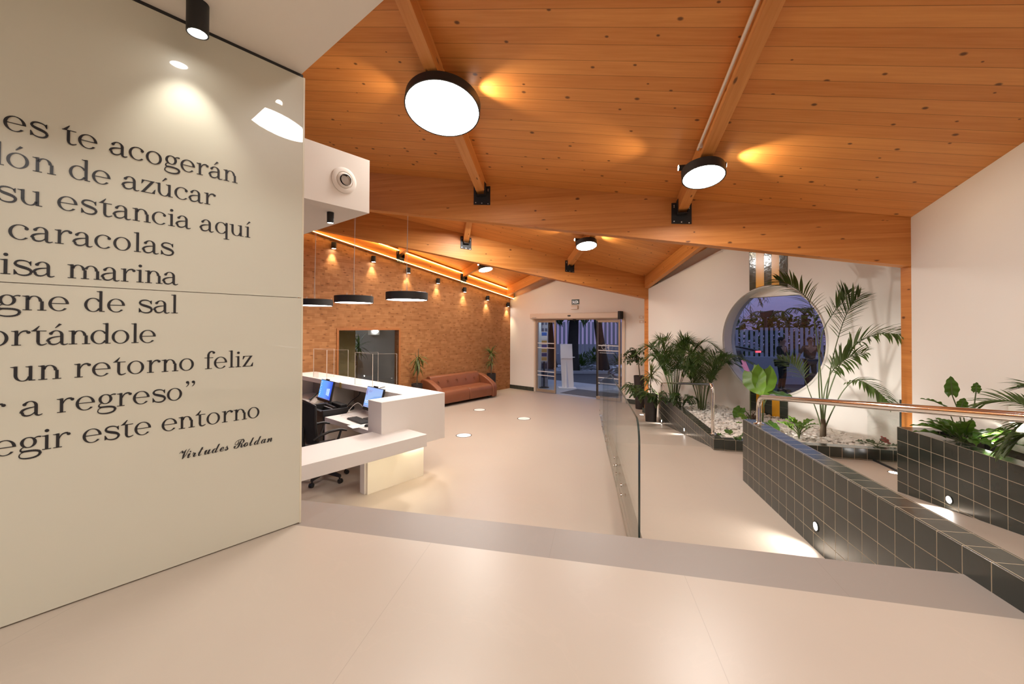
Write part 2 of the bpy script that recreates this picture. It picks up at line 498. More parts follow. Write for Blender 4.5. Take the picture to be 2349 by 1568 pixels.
# --- floors -------------------------------------------------------
def slab(name, pts, z, t, mat, fr=L):
    mb = MB(); p = [fr.l(Vector((q.x, q.y, 0))) for q in pts]
    p = [Vector((q.x, q.y, z - t)) for q in p]
    mb.prism(p, (0, 0, t))
    return struct(mb, name, mat, fr)
slab('floor', [B3.w(-14, 0), B3.w(0, 0), W3.w(4.75, 0), L.w(2.35, 9.6), L.w(2.35, 5.3), L.w(0.44, 5.3), L.w(0.44, 2.0), L.w(-5.0, 1.0), L.w(-13, -2)], 0.0, 0.2, M['floor'])
BF0, BF1 = onz(691.5, 1146.5, ZU), onz(2200, 1315, ZU)
BN0, BN1 = onz(759, 1214.2, ZU), onz(2349, 1420.6, ZU)
df, dn = (BF1 - BF0).normalized(), (BN1 - BN0).normalized()
def xl(o, d, xx):   # point on a line where the local x of L equals xx
    a, b = L.l(o), L.l(o + d)
    return o + d * ((xx - a.x) / (b.x - a.x))
XW = 1.5695
F_l, F_r, N_l, N_r = BF0 - df * 2.2, xl(BF0, df, XW), BN0 - dn * 2.4, xl(BN0, dn, XW)
bfr = Fr((BF0.x, BF0.y, 0), math.degrees(math.atan2(df.x, df.y)) - 90)
bfr.o = bfr.w(bfr.l(onz(1269, 1237, ZU)).x, 0)
slab('floor.001', [F_l, F_r, N_r, N_l], ZU, 0.16, M['band'], bfr)
slab('floor.002', [N_l, N_r, L.w(XW, -4.2), L.w(-8, -4.2), L.w(-8, 1.0)], ZU, 0.16, M['floor_up'], L.at(0.42, 0))
# stair down from the grey landing to the hall, hidden just below its edge
mb = MB()
for i in range(4):
    z = ZU - 0.195 * (i + 1); y0 = 0.0
    mb.box(-3.0, -0.02, 0.28 * i, 0.28 * (i + 1), 0.0, z)
rise = Fr(Vector((xl(BF0, df, 0.36).x, xl(BF0, df, 0.36).y, 0)), math.degrees(math.atan2(df.x, df.y)) - 90)
struct(mb, 'floor.003', M['band'], rise)
# platform, its ramp and the second ramp
mb = MB()
mb.box(0.43, XW + 0.02, 1.75, 5.47, 0.0, ZP)
mb.box(XW + 0.02, 1.72, 4.353, 5.47, 0.0, ZP)
mb.box(1.72, 3.62, 4.31, 5.47, 0.0, ZP)
struct(mb, 'floor.004', M['floor'], L)
mb = MB(); mb.prism([(0.43, 5.47, 0.001), (0.43, 8.95, 0.001), (0.43, 5.47, ZP)], (1.6 - 0.43, 0, 0)); struct(mb, 'floor.005', M['floor'], L)
mb = MB(); mb.prism([(1.7149, 4.31, 0.2), (1.7149, 4.31, ZP), (1.7149, 0.6, ZU), (1.7149, -2.5, ZU), (1.7149, -2.5, 0.2)], (2.874 - 1.7149, 0, 0)); struct(mb, 'floor.006', M['floor'], L)

# --- white walls ----------------------------------------------------
mb = MB(); mb.prism([(0, 0, 0.2), (9.5, 0, 0.2), (9.5, 0, Z1 + FALL * 9.5 + .1), (0, 0, Z1)], (0, 0.15, 0)); struct(mb, 'wall_right', M['white'], W1)
CX, CZc, CR = 2.93, 1.777, 0.862
def ztop2(x): return Z2 - 0.27 + 0.27 * x
mb = MB()
N = 64
def sq(a, h=1.05):
    c, s_ = math.cos(a), math.sin(a); k = h / max(abs(c), abs(s_)); return c * k, s_ * k
for y, flip in ((0.0, False), (0.26, True)):
    vs = []
    for k in range(N):
        a = 2 * PI * k / N
        vs.append((CX + CR * math.cos(a), y, CZc + CR * math.sin(a)))
    for k in range(N):
        a = 2 * PI * k / N; dx, dz = sq(a); vs.append((CX + dx, y, CZc + dz))
    fs = [(k, (k + 1) % N, N + (k + 1) % N, N + k) for k in range(N)]
    mb.add(vs, fs if flip else [f[::-1] for f in fs])
vs = [(CX + CR * math.cos(2 * PI * k / N), y, CZc + CR * math.sin(2 * PI * k / N)) for y in (0, 0.26) for k in range(N)]
mb.add(vs, [(k, (k + 1) % N, N + (k + 1) % N, N + k) for k in range(N)], True)
x0, x1, zl, zh = CX - 1.05, CX + 1.05, CZc - 1.05, CZc + 1.05
mb.box(0.0, 7.2, 0, 0.26, 0.0, zl)
mb.box(0.0, x0, 0, 0.26, zl, zh - 0.4)
mb.prism([(0, 0, zh - 0.4), (x0, 0, zh - 0.4), (x0, 0, ztop2(x0)), (0, 0, ztop2(0))], (0, 0.26, 0))
mb.prism([(x0, 0, zh), (x1, 0, zh), (x1, 0, ztop2(x1)), (x0, 0, ztop2(x0))], (0, 0.26, 0))
mb.prism([(x1, 0, zl), (7.2, 0, zl), (7.2, 0, ztop2(7.2)), (x1, 0, ztop2(x1))], (0, 0.26, 0))
mb.prism([(-0.3, 0.14, 2.5), (7.2, 0.14, 2.5 + 0), (7.2, 0.14, ztop2(7.2) + 0.34), (-0.3, 0.14, ztop2(-0.3) + 0.34)], (0, 0.12, 0))
struct(mb, 'wall_window', M['white'], W2)
# door wall
DX0, DX1, DZ = 0.985, 3.85, 2.19
def ztop3(x): return 2.875 + 0.27 * x
mb = MB()
mb.prism([(-0.2, 0, -0.1), (DX0, 0, -0.1), (DX0, 0, ztop3(DX0)), (-0.2, 0, ztop3(-0.2))], (0, 0.22, 0))
mb.prism([(DX0, 0, DZ), (DX1, 0, DZ), (DX1, 0, ztop3(DX1)), (DX0, 0, ztop3(DX0))], (0, 0.22, 0))
mb.prism([(DX1, 0, -0.1), (5.6, 0, -0.1), (5.6, 0, ztop3(5.6)), (DX1, 0, ztop3(DX1))], (0, 0.22, 0))
mb.prism([(-0.2, 0.12, 2.4), (5.6, 0.12, 2.4), (5.6, 0.12, ztop3(5.6) + 0.36), (-0.2, 0.12, ztop3(-0.2) + 0.36)], (0, 0.1, 0))
struct(mb, 'wall_door', M['white'], W3)
# return wall between the door wall and the window wall, behind the post
mb = MB(); mb.box(0.02, 0.20, 0.02, 1.1, 0, 5.0); struct(mb, 'wall_return', M['white'], Fr(O2, 39.7))
mb = MB(); mb.box(0.05, 0.20, 0.03, 1.05, 0, 5.5); struct(mb, 'wall_return.001', M['white'], Fr(O1, 69.7))
# shingle clad wall with its inner window
WX0, WX1, WZ0, WZ1 = -5.735, -4.225, 0.40, 1.893
mb = MB()
def zt3(x): return 2.96 + T3 * (-x)
mb.prism([(-14, 0, 0), (WX0, 0, 0), (WX0, 0, zt3(WX0)), (-14, 0, zt3(-14))], (0, 0.16, 0))
mb.prism([(WX0, 0, WZ1), (WX1, 0, WZ1), (WX1, 0, zt3(WX1)), (WX0, 0, zt3(WX0))], (0, 0.16, 0))
mb.box(WX0, WX1, 0, 0.16, 0, WZ0)
mb.prism([(WX1, 0, 0), (0.0, 0, 0), (0.0, 0, zt3(0)), (WX1, 0, zt3(WX1))], (0, 0.16, 0))
struct(mb, 'wall_left', M['shingle'], B3)
mb = MB(); mb.prism([(-14, 0.16, 2.9), (0.2, 0.16, 2.9), (0.2, 0.16, 3.6), (-14, 0.16, 6.0)], (0, 0.15, 0)); struct(mb, 'wall_left.001', M['white'], B3)
# window in the cladding: frame and pane
mb = MB(); f = 0.045
mb.box(WX0 - f, WX0, -0.02, 0.16, WZ0, WZ1 + f); mb.box(WX1, WX1 + f, -0.02, 0.16, WZ0, WZ1 + f)
mb.box(WX0, WX1, -0.02, 0.16, WZ1, WZ1 + f); mb.box(WX0, WX1, -0.02, 0.16, WZ0 - f, WZ0)
w1o = struct(mb, 'window_1', M['trimwood'], B3)
mb = MB(); mb.box(WX0, WX1, 0.08, 0.088, WZ0, WZ1); mb.build('pane', M['glass'], w1o)
# room behind that window
mb = MB()
mb.box(-8.5, -2.2, 2.9, 3.0, 0, 2.9); mb.box(-2.3, -2.2, 0.16, 3.0, 0, 2.9); mb.box(-8.5, -8.4, 0.16, 3.0, 0, 2.9)
struct(mb, 'wall_office', plain('office_wall', (0.50, 0.49, 0.47, 1), 0.8, var=0.1, vscale=1.0), B3)
mb = MB(); mb.box(-8.5, -2.2, 0.16, 3.0, 2.55, 2.65); struct(mb, 'ceiling_office', M['soffit'], B3)
mb = MB(); mb.box(-8.5, -2.2, 0.16, 3.0, -0.1, 0.0); struct(mb, 'floor_office', M['floor'], B3)
# partition end seen at the left of that window
mb = MB(); mb.box(-6.9, -4.93, 0.75, 0.85, 0, 2.55); struct(mb, 'wall_office.001', plain('olive_partition', (0.21, 0.16, 0.07, 1), 0.7), B3)

# round window: raised ring, pane
mb = MB()
mb.grid(lambda s, t: (CX + (0.862 + 0.036 * (t if t < .99 else 1)) * math.cos(2 * PI * s), -0.022 if 0.2 < t < 0.8 else 0.0, CZc + (0.862 + 0.036 * t) * math.sin(2 * PI * s)), 72, 5)
w2o = struct(mb, 'window_2', M['white'], W2)
mb = MB(); mb.lathe([(1e-3, 0), (0.862, 0), (0.862, 0.012), (1e-3, 0.012)], 64, (CX, 0.19, CZc), Matrix.Rotation(PI / 2, 3, 'X')); mb.build('pane', M['dark_glass'], w2o)

# --- panel wall by the camera and its white ceiling --------------------
mb = MB(); mb.box(-6.5, -0.012, 0.012, 0.22, 0.5, 3.32); struct(mb, 'wall_panel', M['soffit'], PAN)
PE = PF.l(Vector((-1.083, 2.093, 0)))
mb = MB(); mb.box(PE.x - 0.26, -0.35, -5.5, PE.y, 3.311, 3.42); struct(mb, 'ceiling_soffit', M['soffit'], PF)
mb = MB(); mb.box(PE.x - 2.6, PE.x - 0.2, -5.5, PE.y - 0.02, 3.311, 3.42); struct(mb, 'ceiling_soffit.001', M['soffit'], PF)
# rooms' far sides, out of the picture
mb = MB(); mb.box(-8, 7.5, -4.35, -4.2, 0, 7); struct(mb, 'wall_back', M['white'], L)
mb = MB(); mb.box(-13.3, -13.1, -5, 12, 0, 7); struct(mb, 'wall_far', M['white'], L)

# --- ceilings -----------------------------------------------------------
def ceil(name, plan, cp, ab, T):
    b = hd(ab)
    o, n = cp
    c2 = n.cross(b).normalized()
    top = [Vector((p.x, p.y, cz(cp, p))) for p in plan]
    mb = MB()
    nrm = n * 0.08
    m_ = len(top)
    def uvp(p): d = p - o; return (d.dot(b), d.dot(hd(ab + 90)) * 1.035)
    mb.add(top, [tuple(range(m_))], uvs=[[uvp(p) for p in top]])
    mb.add([p + nrm for p in top], [tuple(range(m_ - 1, -1, -1))], uvs=[[uvp(p) for p in top][::-1]])
    return struct(mb, name, M['planks'])
ceil('ceiling', [B1.w(0.12, 0.02), B1.w(-9.6, 0.02), B1.w(-9.6, -9.6), W1.w(9.6, 0.1), W1.w(0, 0.1)], CP1, -78.1, T1)
ceil('ceiling.001', [B2.w(0.7, 0.02), B2.w(-9.6, 0.02), B1.w(-9.6, 0.14), B1.w(1.6, 0.14)], CP2, -110.6, T2)
ceil('ceiling.002', [B3.w(0.2, 0.12), B3.w(-10.5, 0.12), B2.w(-9.6, 0.14), B2.w(1.5, 0.14), W3.w(5.6, 0.2)], CP3, -140.2, T3)
# upright boards above the beams, where one roof steps up to the next
mb = MB(); mb.add([B1.w(1.6, 0.13, 2.7), B1.w(-9.6, 0.13, 2.7 + T1 * 9.6), B1.w(-9.6, 0.13, cz(CP2, B1.w(-9.6, 0.13)) + .1), B1.w(1.6, 0.13, cz(CP2, B1.w(1.6, 0.13)) + .1)], [(0, 1, 2, 3)])
struct(mb, 'wall_clerestory', M['white'])
mb = MB(); mb.add([B2.w(1.5, 0.13, 2.75), B2.w(-9.6, 0.13, 2.75 + T2 * 9.6), B2.w(-9.6, 0.13, cz(CP3, B2.w(-9.6, 0.13)) + .1), B2.w(1.5, 0.13, cz(CP3, B2.w(1.5, 0.13)) + .1)], [(0, 1, 2, 3)])
struct(mb, 'wall_clerestory.001', M['white'])

# --- skirting -------------------------------------------------------------
mb = MB(); mb.box(0.0, DX0 - 0.03, -0.012, 0.0, 0, 0.118); struct(mb, 'baseboard_door', M['skirt'], W3)
mb = MB(); mb.box(DX1 + 0.10, 5.0, -0.012, 0.0, 0, 0.118); struct(mb, 'baseboard_door.001', M['skirt'], W3)
mb = MB(); mb.box(-0.2, 0.0, -0.012, 0.0, 0, 0.118); struct(mb, 'baseboard_window', M['skirt'], W2)

# ================================================================== TIMBER
def beam(fr, T, zt, xl_, dep, th, label, cat='beam', name='timber_beam', mat='beam', x1=0.0):
    mb = MB()
    mb.hexa([(xl_, 0, zt - dep + T * -xl_), (x1, 0, zt - dep - T * x1), (x1, th, zt - dep - T * x1), (xl_, th, zt - dep + T * -xl_)],
            [(xl_, 0, zt - T * xl_), (x1, 0, zt - T * x1), (x1, th, zt - T * x1), (xl_, th, zt - T * xl_)])
    o = mb.build(name, M[mat], None, fr)
    return tag(o, label, cat)
beam(B1, T1, Z1, -9.5, 0.496, 0.14, 'nearest heavy pine roof beam crossing the hall above the desk to the right white wall')
beam(B2, T2, Z2, -9.5, 0.499, 0.14, 'second pine roof beam, ending at the post left of the round window')
B3F = B3.at(0, -0.14)
beam(B3F, T3, 3.14, -10.2, 0.275, 0.10, 'orange lit pine beam along the top of the wood clad wall, glowing at both edges')
def post(fr, z, label, w=0.16):
    mb = MB(); mb.box(0, w, 0.0, 0.14, 0, z)
    return tag(mb.build('timber_post', M['beam'], None, fr), label, 'post')
post(Fr(O1, A1), 2.64, 'pine post under the near beam at the right white wall, behind the right tiled planter')
post(Fr(O2, A1 - 30), 2.65, 'slim pine post between the entrance wall and the round window wall', 0.12)

def hanger(par, s0, s1, zt, zb, fr, T):
    """black steel joist hanger on a beam face: back plate, cheeks and screws; fr is the beam frame, -s its length"""
    mb = MB(); sm = 0.5 * (s0 + s1); e = 0.055; y = -0.006
    z0 = lambda s, d: zt + T * s - d
    mb.prism([(-s0 + e, y, z0(s0, zb + .11)), (-s0 + e, y, z0(s0, -.0) - .055), (-s0, y, z0(s0, 0) - .055), (-s0, y, z0(s0, zb)), (-s1, y, z0(s1, zb)), (-s1, y, z0(s1, 0) - .055), (-s1 - e, y, z0(s1, 0) - .055), (-s1 - e, y, z0(s1, zb + .11))], (0, 0.0055, 0))
    mb.box(-s0, -s0 + 0.004, -0.10, y, zt + T * sm - zb - 0.01, zt + T * sm - 0.03)
    mb.box(-s1 - 0.004, -s1, -0.10, y, zt + T * sm - zb - 0.01, zt + T * sm - 0.03)
    mb.box(-s1, -s0, -0.10, y, zt + T * sm - zb - 0.012, zt + T * sm - zb - 0.006)
    h = mb.build('joist_hanger', M['black'], par)
    for (sx, d) in ((s0 - e * .5, .09), (s0 - e * .5, zb * .6), (s0 - e * .5, zb + .09), (sm, zb + .09), (s1 + e * .5, zb + .09), (s1 + e * .5, zb * .6), (s1 + e * .5, .09)):
        q = MB(); q.cyl((-sx, y, zt + T * sx - d), (0, -1, 0), 0.007, 0.004, 10); o = q.build('screw', M['screw'], h)
    return h
def purlin(fr, T, zt, s, ang, length, cp, label, w=0.105, dep=0.17, hang=True, mat='purlin'):
    """a joist lying under the roof plane, starting on a beam"""
    p0 = fr.w(-s, 0.0); f = Fr((p0.x, p0.y, 0), ang + 180)   # local +y runs towards the viewer
    root = thing('roof_joist', label, 'joist', f)
    za = cz(cp, p0); zb = cz(cp, f.w(0, length))
    mb = MB(); h = w / 2
    mb.hexa([(-h, 0.0, za - dep), (h, 0.0, za - dep), (h, length, zb - dep), (-h, length, zb - dep)], [(-h, 0.0, za), (h, 0.0, za), (h, length, zb), (-h, length, zb)])
    for i in range(len(mb.f)):
        uvs = []
        for j in mb.f[i]:
            p = mb.v[j]; uvs.append((p.y, p.x + (p.z - za - (zb - za) * p.y / max(length, 1e-3)) + 0.3))
        mb.uv[i] = uvs
    mb.build('timber', M[mat], root)
    if hang:
        hg = hanger(root, s - w / 2, s + w / 2, zt, dep + .01, fr, T)
        hg.matrix_local = f.m().inverted() @ fr.m()
    return root, f, za, zb
J1, fJ1, _, _ = purlin(B1, T1, Z1, 2.205, 9.7, 6.0, CP1, 'pine roof joist with a white pipe along it, right of the near ceiling')
J2, fJ2, _, _ = purlin(B1, T1, Z1, 4.557, 9.7, 6.0, CP1, 'pine roof joist passing behind the largest round lamp, left of the near ceiling')
purlin(B2, T2, Z2, 2.035, -10.9, 3.9, CP2, 'pine roof joist carrying the small round lamp between the two beams')
purlin(B2, T2, Z2, 4.285, -10.9, 1.6, CP2, 'short visible pine joist above the middle beam, left of its hanging lamps')
purlin(B2, T2, Z2, 0.05, -10.9, 4.6, CP2, 'pine edge joist rising along the top of the round window wall', hang=False, dep=0.27)
for (q, ln, lb, hg) in (((918, 590), 3.3, 'lit pine joist above the hanging lamps at the glowing beam', True), ((1063, 640), 3.6, 'lit pine joist with the farthest small round lamp', True), ((1165, 683), 4.4, 'lit pine edge joist over the entrance wall', False)):
    p = onv(*q, B3F.o, 39.8); s = -B3F.l(p).x
    purlin(B3F, T3, 3.14, max(s, .05), -45.5, ln, CP3, lb, hang=hg, dep=0.19 if hg else .27)

# LED strips on the glowing beam: they light the boards above and the cladding edge below
def ledstrip(y0, y1, z0, label, aimz, e):
    mb = MB()
    mb.hexa([(-9.6, y0, z0 + 9.6 * T3), (-0.02, y0, z0), (-0.02, y1, z0), (-9.6, y1, z0 + 9.6 * T3)], [(-9.6, y0, z0 + .008 + 9.6 * T3), (-0.02, y0, z0 + .008), (-0.02, y1, z0 + .008), (-9.6, y1, z0 + .008 + 9.6 * T3)])
    tag(mb.build('led_strip', M['led'], None, B3F), label, 'light strip', 'light strips on the glowing beam')
ledstrip(-0.034, -0.026, 3.100, 'light strip along the upper edge of the orange lit beam', 1, 1)
ledstrip(-0.034, -0.026, 2.866, 'light strip along the lower edge of the orange lit beam', -1, 1)

# ================================================================== LAMPS
def disc_lamp(u, v, cp, aw, D, r, th, mat, label, tube=True, name='round_lamp', at=None):
    o, n = cp
    x = hd(aw + 90); n2 = (hd(aw) * FALL + Vector((0, 0, 1))).normalized()
    c = onpl(u, v, o - n * D, n) if at is None else Vector((at.x, at.y, cz(cp, at) - D))
    y = n2.cross(x)
    mtx = Matrix((x, y, n2)).transposed().to_4x4(); mtx.translation = c
    root = thing(name, label, 'lamp', mtx)
    mb = MB(); mb.lathe([(r - .012, 0.004), (r - .012, 0), (r, 0), (r, th), (r - .01, th + .004), (1e-3, th + .004)], 72); mb.build('housing', M['drum'], root)
    mb = MB(); mb.lathe([(1e-3, 0.003), (r - .012, 0.003)], 72, cap0=False)
    for i in range(len(mb.f)): mb.f[i] = mb.f[i][::-1]
    mb.build('diffuser', mat, root)
    if tube:
        for s in (-1, 1):
            t = MB(); t.cyl((s * .06, .02, th + .045), (s, 0, 0), .028, .15, 20); tb = t.build('spot_tube', M['plastic'], root)
            t = MB(); t.cyl((s * .2085, .02, th + .045), (s, 0, 0), .025, .003, 20); t.build('lens', M['lens'], tb)
            lamp('tube_spot', 'SPOT', mtx @ Vector((s * .225, .02, th + .05)), 26, (1, .80, .52), x * s + Vector((0, 0, .10)), 0.03, 74, 0.9)
    return root, mtx
disc_lamp(1015, 253, CP1, 9.7, 0.27, 0.335, .085, M['disc_big'], 'largest round lamp, a dark drum with glowing white face under the left near joist')
disc_lamp(1614, 407, CP1, 9.7, 0.28, 0.19, .088, M['disc_small'], 'round drum lamp with side tubes on the joist with the white pipe, at right')
disc_lamp(1345.4, 564.5, CP2, -10.9, 0.26, 0.195, .088, M['disc_small'], 'smaller round lamp with side tubes seen under the near beam, above the entrance')
disc_lamp(1114, 618.4, CP3, -45.5, 0.30, 0.19, .085, M['disc_small'], 'farthest and smallest round lamp, beside the glowing beam')
# one roof lamp above the viewer; unseen area lights added as fill
lamp('ceiling_fill_light', 'AREA', W1.w(5.6, -2.4, 3.9), 60, WARM, (0, 0, -1), 0.4)  # fill added behind the viewer to brighten the right wall
disc_lamp(0, 0, CP1, 9.7, 0.27, 0.335, .085, M['disc_big'], 'large round lamp over the viewer, seen mirrored in the lettered glass wall', at=L.w(1.117, 1.32))
lamp('ceiling_fill_light', 'AREA', B2.w(-4.3, -1.0, 3.75), 70, WARM, (0, 0, -1), 0.4)  # added out of sight above the second bay to lift the far hall
lamp('ceiling_fill_light', 'AREA', B3F.w(-4.6, -1.6, 3.6), 60, WARM, (0, 0, -1), 0.4)  # unseen fill added in the third bay for the entrance end
lamp('soffit_fill_light', 'AREA', PF.w(-1.3, -2.0, 3.30), 34, NEUT, (0, 0, -1), 0.3)  # added to brighten the lettered panel and the near left floor

# white pipe clipped along the right joist
f = fJ1
mb = MB(); q0, q1 = f.w(0.075, 0.95), f.w(0.075, 5.9)
mb.tube([Vector((q0.x, q0.y, cz(CP1, q0) - .115)), Vector((q1.x, q1.y, cz(CP1, q1) - .115))], .012, 12)
root = thing('conduit', 'thin white pipe clipped along the right near roof joist', 'pipe')
mb.build('pipe', M['pvc'], root)
for t in (1.0, 2.35, 3.7):
    q = f.w(0.068, t); c = MB(); zc = cz(CP1, q) - .115; c.box(-.02, .016, -.012, .012, -.018, .018)
    c.build('clip', M['pvc'], root, Matrix.Translation((q.x, q.y, zc)) @ Matrix.Rotation(-R(f.a), 4, 'Z'))

# three hanging drums over the desk
def pendant(u, v, Z, label, top):
    c = ondep(u, v, Z); r = 0.30
    root = thing('pendant_lamp', label, 'lamp', Matrix.Translation(c), 'hanging drums over the desk')
    mb = MB(); mb.lathe([(r - .014, .004), (r - .014, 0), (r, 0), (r, .108), (r - .008, .112), (1e-3, .112)], 64); mb.build('housing', M['drum'], root)
    mb = MB(); mb.lathe([(1e-3, .003), (r - .014, .003)], 64)
    for i in range(len(mb.f)): mb.f[i] = mb.f[i][::-1]
    mb.build('diffuser', M['disc_pend'], root)
    z = top - c.z
    for k in range(3):
        a = 2 * PI * k / 3 + 0.5
        p = Vector((math.cos(a) * (r - .03), math.sin(a) * (r - .03), .11))
        w_ = MB(); w_.tube([p, p + Vector((0, 0, .035))], .004, 6); w_.build('cable_grip', M['pvc'], root)
    for k, dx in enumerate((-.02, .02)):
        w_ = MB(); pts = [Vector((dx * (.4 + .6 * math.sin(2.2 + 5 * t + k)), 0, .112 + (z - .112) * t)) for t in [i / 14 for i in range(15)]]
        pts[0] = Vector((dx * .3, 0, .112)); w_.tube(pts, .0035, 6); w_.build('cable', M['pvc'], root)
    w_ = MB(); w_.cyl((0, 0, z - .03), (0, 0, 1), .018, .05, 12); w_.build('ceiling_cap', M['pvc'], root)
    return root
def roofz(u, v, Z):
    p = ondep(u, v, Z); return min(cz(CP2, p), cz(CP3, p)) - 0.01
pendant(933.5, 688, 5.955, 'nearest and largest of the three dark drum lamps hanging over the desk', roofz(933.5, 688, 5.955))
pendant(812, 694.5, 6.586, 'middle one of the three dark drum lamps hanging over the desk', roofz(812, 694.5, 6.586))
pendant(722, 701, 7.25, 'leftmost dark drum lamp, cut off by the lettered glass wall', roofz(722, 701, 7.25))

# narrow cylinder spots on the cladding
def cylspot(c, r, h, label, e, aim, ang, group, hang=False, col=(1, .82, .55), bl=.8):
    root = thing('spotlight', label, 'lamp', Matrix.Translation(c), group)
    mb = MB(); mb.lathe([(r * .86, .004), (r * .86, 0), (r, 0), (r, h), (1e-3, h)], 28); mb.build('housing', M['black'], root)
    mb = MB(); mb.lathe([(1e-3, .003), (r * .86, .003)], 28)
    for i in range(len(mb.f)): mb.f[i] = mb.f[i][::-1]
    mb.build('lens', M['lens'], root)
    lamp('spot_light', 'SPOT', Vector(c) - Vector((0, 0, .012)), e, col, aim, r * .5, ang, bl)
    return root
SPX = [(762, 563), (853, 594), (933, 620), (1001, 644), (1062, 664), (1115, 683), (1162, 698)]
SPN = ['first spotlight from the left on the wood clad wall', 'second spotlight from the left on the wood clad wall', 'third wall spotlight, behind the cable of the nearest hanging drum', 'fourth spotlight from the left on the wood clad wall', 'wall spotlight right below the bracket of the farthest round lamp joist', 'second spotlight from the right end of the wood clad wall', 'last wall spotlight, tucked in the corner by the entrance wall']
for (u, v), lb in zip(SPX, SPN):
    p = B3.l(onv(u, v, S3, 39.8)); c = B3.w(p.x, -0.075, p.z - .075)
    root = cylspot(c, .050, .135, lb, 40.0, Vector((0, 0, -1)) + B3.y * 0.10, 64, 'spotlights on the wood clad wall')
    mb = MB(); mb.box(-.02, .02, .05, .075, .03, .10); mb.build('bracket', M['black'], root, Matrix.Rotation(-R(B3.a), 4, 'Z'))

# the ceiling spot over the lettered wall
n = hd(129.9)
cs = onz(454, 8, 3.311)
cylspot((cs.x, cs.y, 3.311 - .125), .038, .125, 'black cylinder ceiling spotlight shining down the lettered glass wall', 9, Vector((0, 0, -1)) - n * .30 , 74, None, col=(1, .95, .86), bl=.9)

# boxed bulkhead with nozzle
BX, BY = -2.967, 1.766
mb = MB(); mb.box(BX - 1.7, BX, -2.5, BY, 2.90, 3.325)
root = thing('bulkhead', 'white boxed bulkhead with a round air nozzle behind the lettered wall', 'bulkhead', PF)
mb.build('casing', M['soffit'], root)
rot = Matrix.Rotation(PI / 2, 3, 'Y')
nz = MB(); c = (BX, 1.552, 3.105)
nz.lathe([(.098, 0), (.098, .006), (.085, .012), (.066, .013), (.062, .005), (.058, .016), (.046, .022), (.042, .02), (.040, -.02)], 48, c, rot)
nzo = nz.build('air_nozzle', M['soffit'], root)
nz = MB(); nz.lathe([(.041, .018), (.038, -.03), (.02, -.05), (1e-3, -.052)], 40, (BX + .012, 1.552 + .004, 3.105), rot); nz.build('nozzle_throat', M['black'], nzo)
mb = MB(); mb.box(BX - 0.001, BX + .001, -2.5, BY, 3.24, 3.241)
p = onz(758, 487, 2.9)
cylspot((p.x, p.y, 2.9 - .085), .026, .085, 'small black cylinder spotlight under the white bulkhead', 8, (0, 0, -1), 70, None)

# ================================================================== LETTERED GLASS WALL
root = thing('glass_wall_panel', 'tall cream lacquered glass wall panel with black lettering beside the viewer', 'wall panel', PAN)
mb = MB(); mb.box(-6.5, 0, 0, 0.012, 2.1435, 3.295); mb.build('upper_pane', M['panel'], root)
mb = MB(); mb.box(-6.5, 0, 0, 0.012, ZU + .006, 2.1405); mb.build('lower_pane', M['panel'], root)
mb = MB(); mb.box(0.0, 0.009, -0.001, 0.02, ZU + .002, 3.297); mb.build('edge_strip', M['panel_edge'], root)
mb = MB(); mb.box(-6.5, 0, 0.002, 0.012, 3.297, 3.311); mb.build('shadow_gap', M['plastic'], root)

class Pen:
    """letters with thick stems and hairlines, in units of the x-height"""
    TH, HL = 0.165, 0.05
    def __init__(s): s.q = []
    def rect(s, x0, y0, x1, y1): s.q.append([(x0, y0), (x1, y0), (x1, y1), (x0, y1)])
    def quad(s, *p): s.q.append(list(p))
    def ring(s, cx, cy, rx, ry, a0=0, a1=360, th=None, hl=None, n=28):
        th = s.TH if th is None else th; hl = s.HL if hl is None else hl
        k = max(6, int(n * abs(a1 - a0) / 360)); prev = None
        for i in range(k + 1):
            a = R(a0 + (a1 - a0) * i / k)
            o = (cx + rx * math.cos(a), cy + ry * math.sin(a)); w = (cx + (rx - th) * math.cos(a), cy + (ry - hl) * math.sin(a))
            if prev: s.q.append([prev[0], o, w, prev[1]])
            prev = (o, w)
    def line(s, pts, w):
        for i in range(len(pts) - 1):
            (x0, y0), (x1, y1) = pts[i], pts[i + 1]; w0, w1 = w[i] / 2, w[i + 1] / 2
            d = math.hypot(x1 - x0, y1 - y0) or 1; nx, ny = -(y1 - y0) / d, (x1 - x0) / d
            s.q.append([(x0 + nx * w0, y0 + ny * w0), (x1 + nx * w1, y1 + ny * w1), (x1 - nx * w1, y1 - ny * w1), (x0 - nx * w0, y0 - ny * w0)])
    def curve(s, p0, p1, p2, p3, w0, w1, n=12, wm=None):
        pts = []; ws = []
        for i in range(n + 1):
            t = i / n; a, b, c, d = (1 - t) ** 3, 3 * t * (1 - t) ** 2, 3 * t * t * (1 - t), t ** 3
            pts.append((a * p0[0] + b * p1[0] + c * p2[0] + d * p3[0], a * p0[1] + b * p1[1] + c * p2[1] + d * p3[1]))
            ws.append(w0 + (w1 - w0) * t + ((wm - (w0 + w1) / 2) * math.sin(PI * t) ** 1.3 if wm else 0))
        s.line(pts, ws)
    def ball(s, x, y, r=.095):
        k = 14; s.q.append([(x + r * math.cos(2 * PI * i / k), y + r * math.sin(2 * PI * i / k)) for i in range(k)])
    def stem(s, x, y0, y1, foot=True, flag=True, fl=.13, fr_=.13):
        T = s.TH; s.rect(x, y0, x + T, y1)
        if foot: s.rect(x - fl, y0, x + T + fr_, y0 + s.HL)
        if flag: s.quad((x - .15, y1 - .045), (x + .02, y1 - .02), (x + T, y1 + .035), (x, y1 + .0)); s.quad((x - .15, y1 - .045), (x + .05, y1 - .10), (x + .05, y1 - .02), (x - .15, y1 - .01))
    def acute(s, x): s.quad((x - .06, 1.20), (x - .02, 1.18), (x + .28, 1.46), (x + .14, 1.52))
